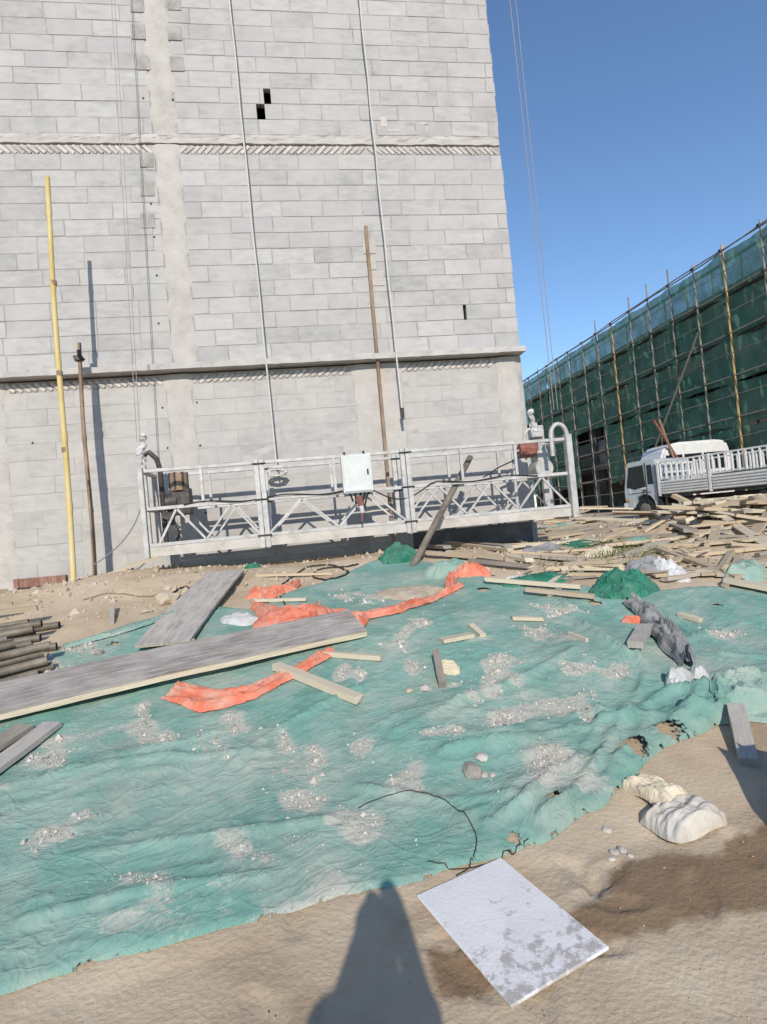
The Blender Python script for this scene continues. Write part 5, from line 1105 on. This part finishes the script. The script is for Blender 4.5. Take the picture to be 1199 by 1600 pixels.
# ------------------------------------------------------------------ scaffolded building
SX = 18.5; SY0, SY1 = 14.5, 46.0; STOP = 11.45; SG = T(18, 28)
shell = empty('concrete_building', (26, 30, SG)); tag(shell, 'dark unfinished concrete building behind the green scaffold net', 'building')
for k, z in enumerate((SG+3.0, SG+6.4, SG+9.6)):
    part(MB().box((26, (SY0+SY1)/2, z), (12.2, SY1-SY0-1, .45)), 'floor_slab', M['shell'], shell)
y = SY0+1
while y < SY1:
    part(MB().box((20.3, y, SG+4.9), (.5, .5, 9.6)), 'column', M['shell'], shell); y += 4.0
part(MB().box((24.5, (SY0+SY1)/2, SG+4.8), (.25, SY1-SY0-1.2, 9.6)), 'inner_wall', M['shell'], shell)
for i, y in enumerate(np.arange(SY0+1.4, SY1-3, 4.0)):
    for z0 in (SG+3.25, SG+6.65):
        if (i*3+int(z0)) % 4: part(MB().box((20.3, y+1.65, z0+.75), (.2, 3.2, 1.5)), 'infill_wall', M['block'], shell)
for yy in (SY0+.6, SY1-.6): part(MB().box((26, yy, SG+4.8), (12, .25, 9.6)), 'gable_wall', M['shell'], shell)
sc = empty('scaffold', (SX, 30, SG)); tag(sc, 'long pipe scaffold hung with dark green safety net', 'scaffold')
ypos = []; y = SY0
px_poles = [(1190,375), (1127,390), (1084,428), (1046,455), (1012,466), (983,485), (956,515), (932,530), (910,545), (888,555), (871,565), (855,571), (840,580), (826,592)]
ypos = [onX(px, py, SX).y for px, py in px_poles] + [17.2, 15.4]
lv = [SG+.25 + 1.75*k for k in range(7)]
rr = random.Random(8)
for i, y in enumerate(ypos):
    top = STOP + rr.choice([.1, .25, .5, .8]); orange = i in (1, 6)
    std = part(MB().tube([(SX+rr.uniform(-.02, .02), y, T(SX, y)-.1), (SX, y+rr.uniform(-.08, .08), top)], .038 if not orange else .045, 8), 'standard', M['scaf_orange'] if orange else M['scaf'], sc, smooth=True)
    part(MB().tube([(SX+1.0, y+.1, T(SX+1, y)-.1), (SX+1.0, y+.1, STOP-.1)], .045, 8), 'standard', M['scaf'], sc, smooth=True)
    for z in lv[1::2]: part(MB().tube([(SX-.05, y+.08, z), (SX+1.1, y+.08, z)], .04, 6), 'transom', M['scaf'], sc)
    for z in lv: MB().box((SX-.05, y, z), (.11, .12, .12)).build('coupler', M['dark_metal'], std)
for z in lv + [STOP-.05]:
    pts = [(SX-.07, yy, z + rr.uniform(-.05, .05)) for yy in np.linspace(SY0, SY1, 18)]
    part(MB().tube(pts, .03, 6), 'ledger', M['scaf'], sc, smooth=True)
    part(MB().tube([(SX+1.0, SY0, z), (SX+1.0, SY1, z)], .038, 6), 'ledger', M['scaf'], sc)
for z in lv[1:-1]:
    part(MB().box((SX+.55, (SY0+SY1)/2, z+.06), (.7, SY1-SY0, .04)), 'walkway', M['wood_old'], sc)
for z in lv[:-1]:
    part(MB().tube([(SX-.06, yy, z+.88+rr.uniform(-.06, .06)) for yy in np.linspace(SY0, SY1, 14)], .02, 5), 'guard_rail', M['scaf'], sc, smooth=True)
a = onX(1091, 520, SX-.12); b = onX(1035, 670, SX-.12); d = (a-b); part(MB().tube([b-d*.35, a], .045, 8), 'brace', M['scaf'], sc)
# net panels
def net_panel(ya, yb, za, zb, seed):
    nx_, nz_ = 26, 20; V = []
    for j in range(nz_+1):
        for i in range(nx_+1):
            t = i/nx_; u = j/nz_; y = ya+(yb-ya)*t; z = za+(zb-za)*u
            q = .10*math.sin(t*math.pi*4+seed)*math.sin(u*math.pi*2+seed*2) + .25*float(fbm(y*1.3, z*1.3, seed)) 
            V.append((SX+.13+q*.6+.03*math.sin(y*9), y, z + (.12*math.sin(t*math.pi)*(-1 if j == nz_ else 1)*(j in (0, nz_))) + (.10*float(fbm(y*2, seed, 3)) if j == 0 else 0)))
    me = grid_mesh('net_panel', np.array(V), nx_+1, nz_+1, M['snet']); return at(link('net_panel', me), sc)
ye = [SY0, 17.9, 21.3, 24.6, 28.0, 31.4, 35.0, 38.6, 42.3, SY1]
for i in range(len(ye)-1):
    rows = [(9.55, STOP), (7.75, 9.6), (5.9, 7.8), (4.05, 5.95)]
    if i != 5: rows.append((2.4, 4.1))
    if i < 4: rows.append((.95, 2.45))
    for k, (za, zb) in enumerate(rows):
        if i == 5 and k == 3: continue
        net_panel(ye[i]-.03, ye[i+1]+.03, za, zb, i*5+k)
# struts in front of the truck
for i, (p1, p2, m, lb) in enumerate([((1022,657), (1050,702), 'hoist_red', 'red brown rod sticking up behind the truck cab'), ((1030,655), (1047,700), 'rust', 'rusty rod leaning beside the red rod behind the cab')]):
    a = onY(*p1, 21.3); b = onY(*p2, 21.3); d = b-a; l = (T(b.x, 21.3)-a.z)/d.z
    tag(MB().tube([a, a+d*l], .05, 8).build('rod', M[m]), lb, 'rod')

# ------------------------------------------------------------------ off-frame things that throw shadows: the photographer and a heap added to shade the ground at right
heap('shadow_heap', None, .42, .34, .50, M['clod'], 'knee high unseen heap added right of the view for its shadow', 'shadow caster', 51, .2, rough=.55, pos=(2.25, 1.80, T(2.25, 1.80)))
def person():
    J = {'pel': (0, 0, .86), 'spine': (0, -.01, 1.05), 'chest': (.01, 0, 1.20), 'neck': (.02, .03, 1.34), 'head0': (.025, .05, 1.40), 'head': (.03, .06, 1.48), 'crown': (.03, .05, 1.55),
         'hl': (-.08, 0, .82), 'kl': (-.09, .03, .45), 'al': (-.10, -.01, .09), 'tl': (-.11, .13, .04), 'hr': (.08, 0, .82), 'kr': (.09, .03, .45), 'ar': (.10, -.01, .09), 'tr': (.12, .13, .04),
         'sl': (-.17, .01, 1.26), 'el': (-.12, .17, 1.12), 'wl': (.02, .30, 1.36), 'fl': (.06, .34, 1.42), 'sr': (.16, .01, 1.26), 'er': (.17, .17, 1.14), 'wr': (.13, .31, 1.38), 'fr': (.09, .35, 1.45)}
    Rr = {'pel': .13, 'spine': .12, 'chest': .16, 'neck': .06, 'head0': .08, 'head': .10, 'crown': .065, 'hl': .085, 'kl': .06, 'al': .045, 'tl': .042, 'hr': .085, 'kr': .06, 'ar': .045, 'tr': .042, 'sl': .075, 'el': .055, 'wl': .034, 'fl': .036, 'sr': .065, 'er': .045, 'wr': .034, 'fr': .036}
    E_ = [('pel','spine'), ('spine','chest'), ('chest','neck'), ('neck','head0'), ('head0','head'), ('head','crown'), ('pel','hl'), ('hl','kl'), ('kl','al'), ('al','tl'), ('pel','hr'), ('hr','kr'), ('kr','ar'), ('ar','tr'), ('chest','sl'), ('sl','el'), ('el','wl'), ('wl','fl'), ('chest','sr'), ('sr','er'), ('er','wr'), ('wr','fr')]
    ks = list(J); me = bpy.data.meshes.new('person'); me.from_pydata([J[k] for k in ks], [(ks.index(a), ks.index(b)) for a, b in E_], []); me.materials.append(M['shirt'])
    o = link('person', me); md = o.modifiers.new('skin', 'SKIN'); 
    for i, k in enumerate(ks): me.skin_vertices[0].data[i].radius = (Rr[k], Rr[k]*(.75 if k in ('pel', 'spine', 'chest') else 1)); me.skin_vertices[0].data[i].use_root = (k == 'pel')
    md.use_smooth_shade = True; ss = o.modifiers.new('sub', 'SUBSURF'); ss.levels = 2; ss.render_levels = 2
    o.location = (-.11, -.42, T(-.1, -.45)-.02); return tag(o, 'person in dark clothes standing behind the camera with raised hands', 'person')
person()
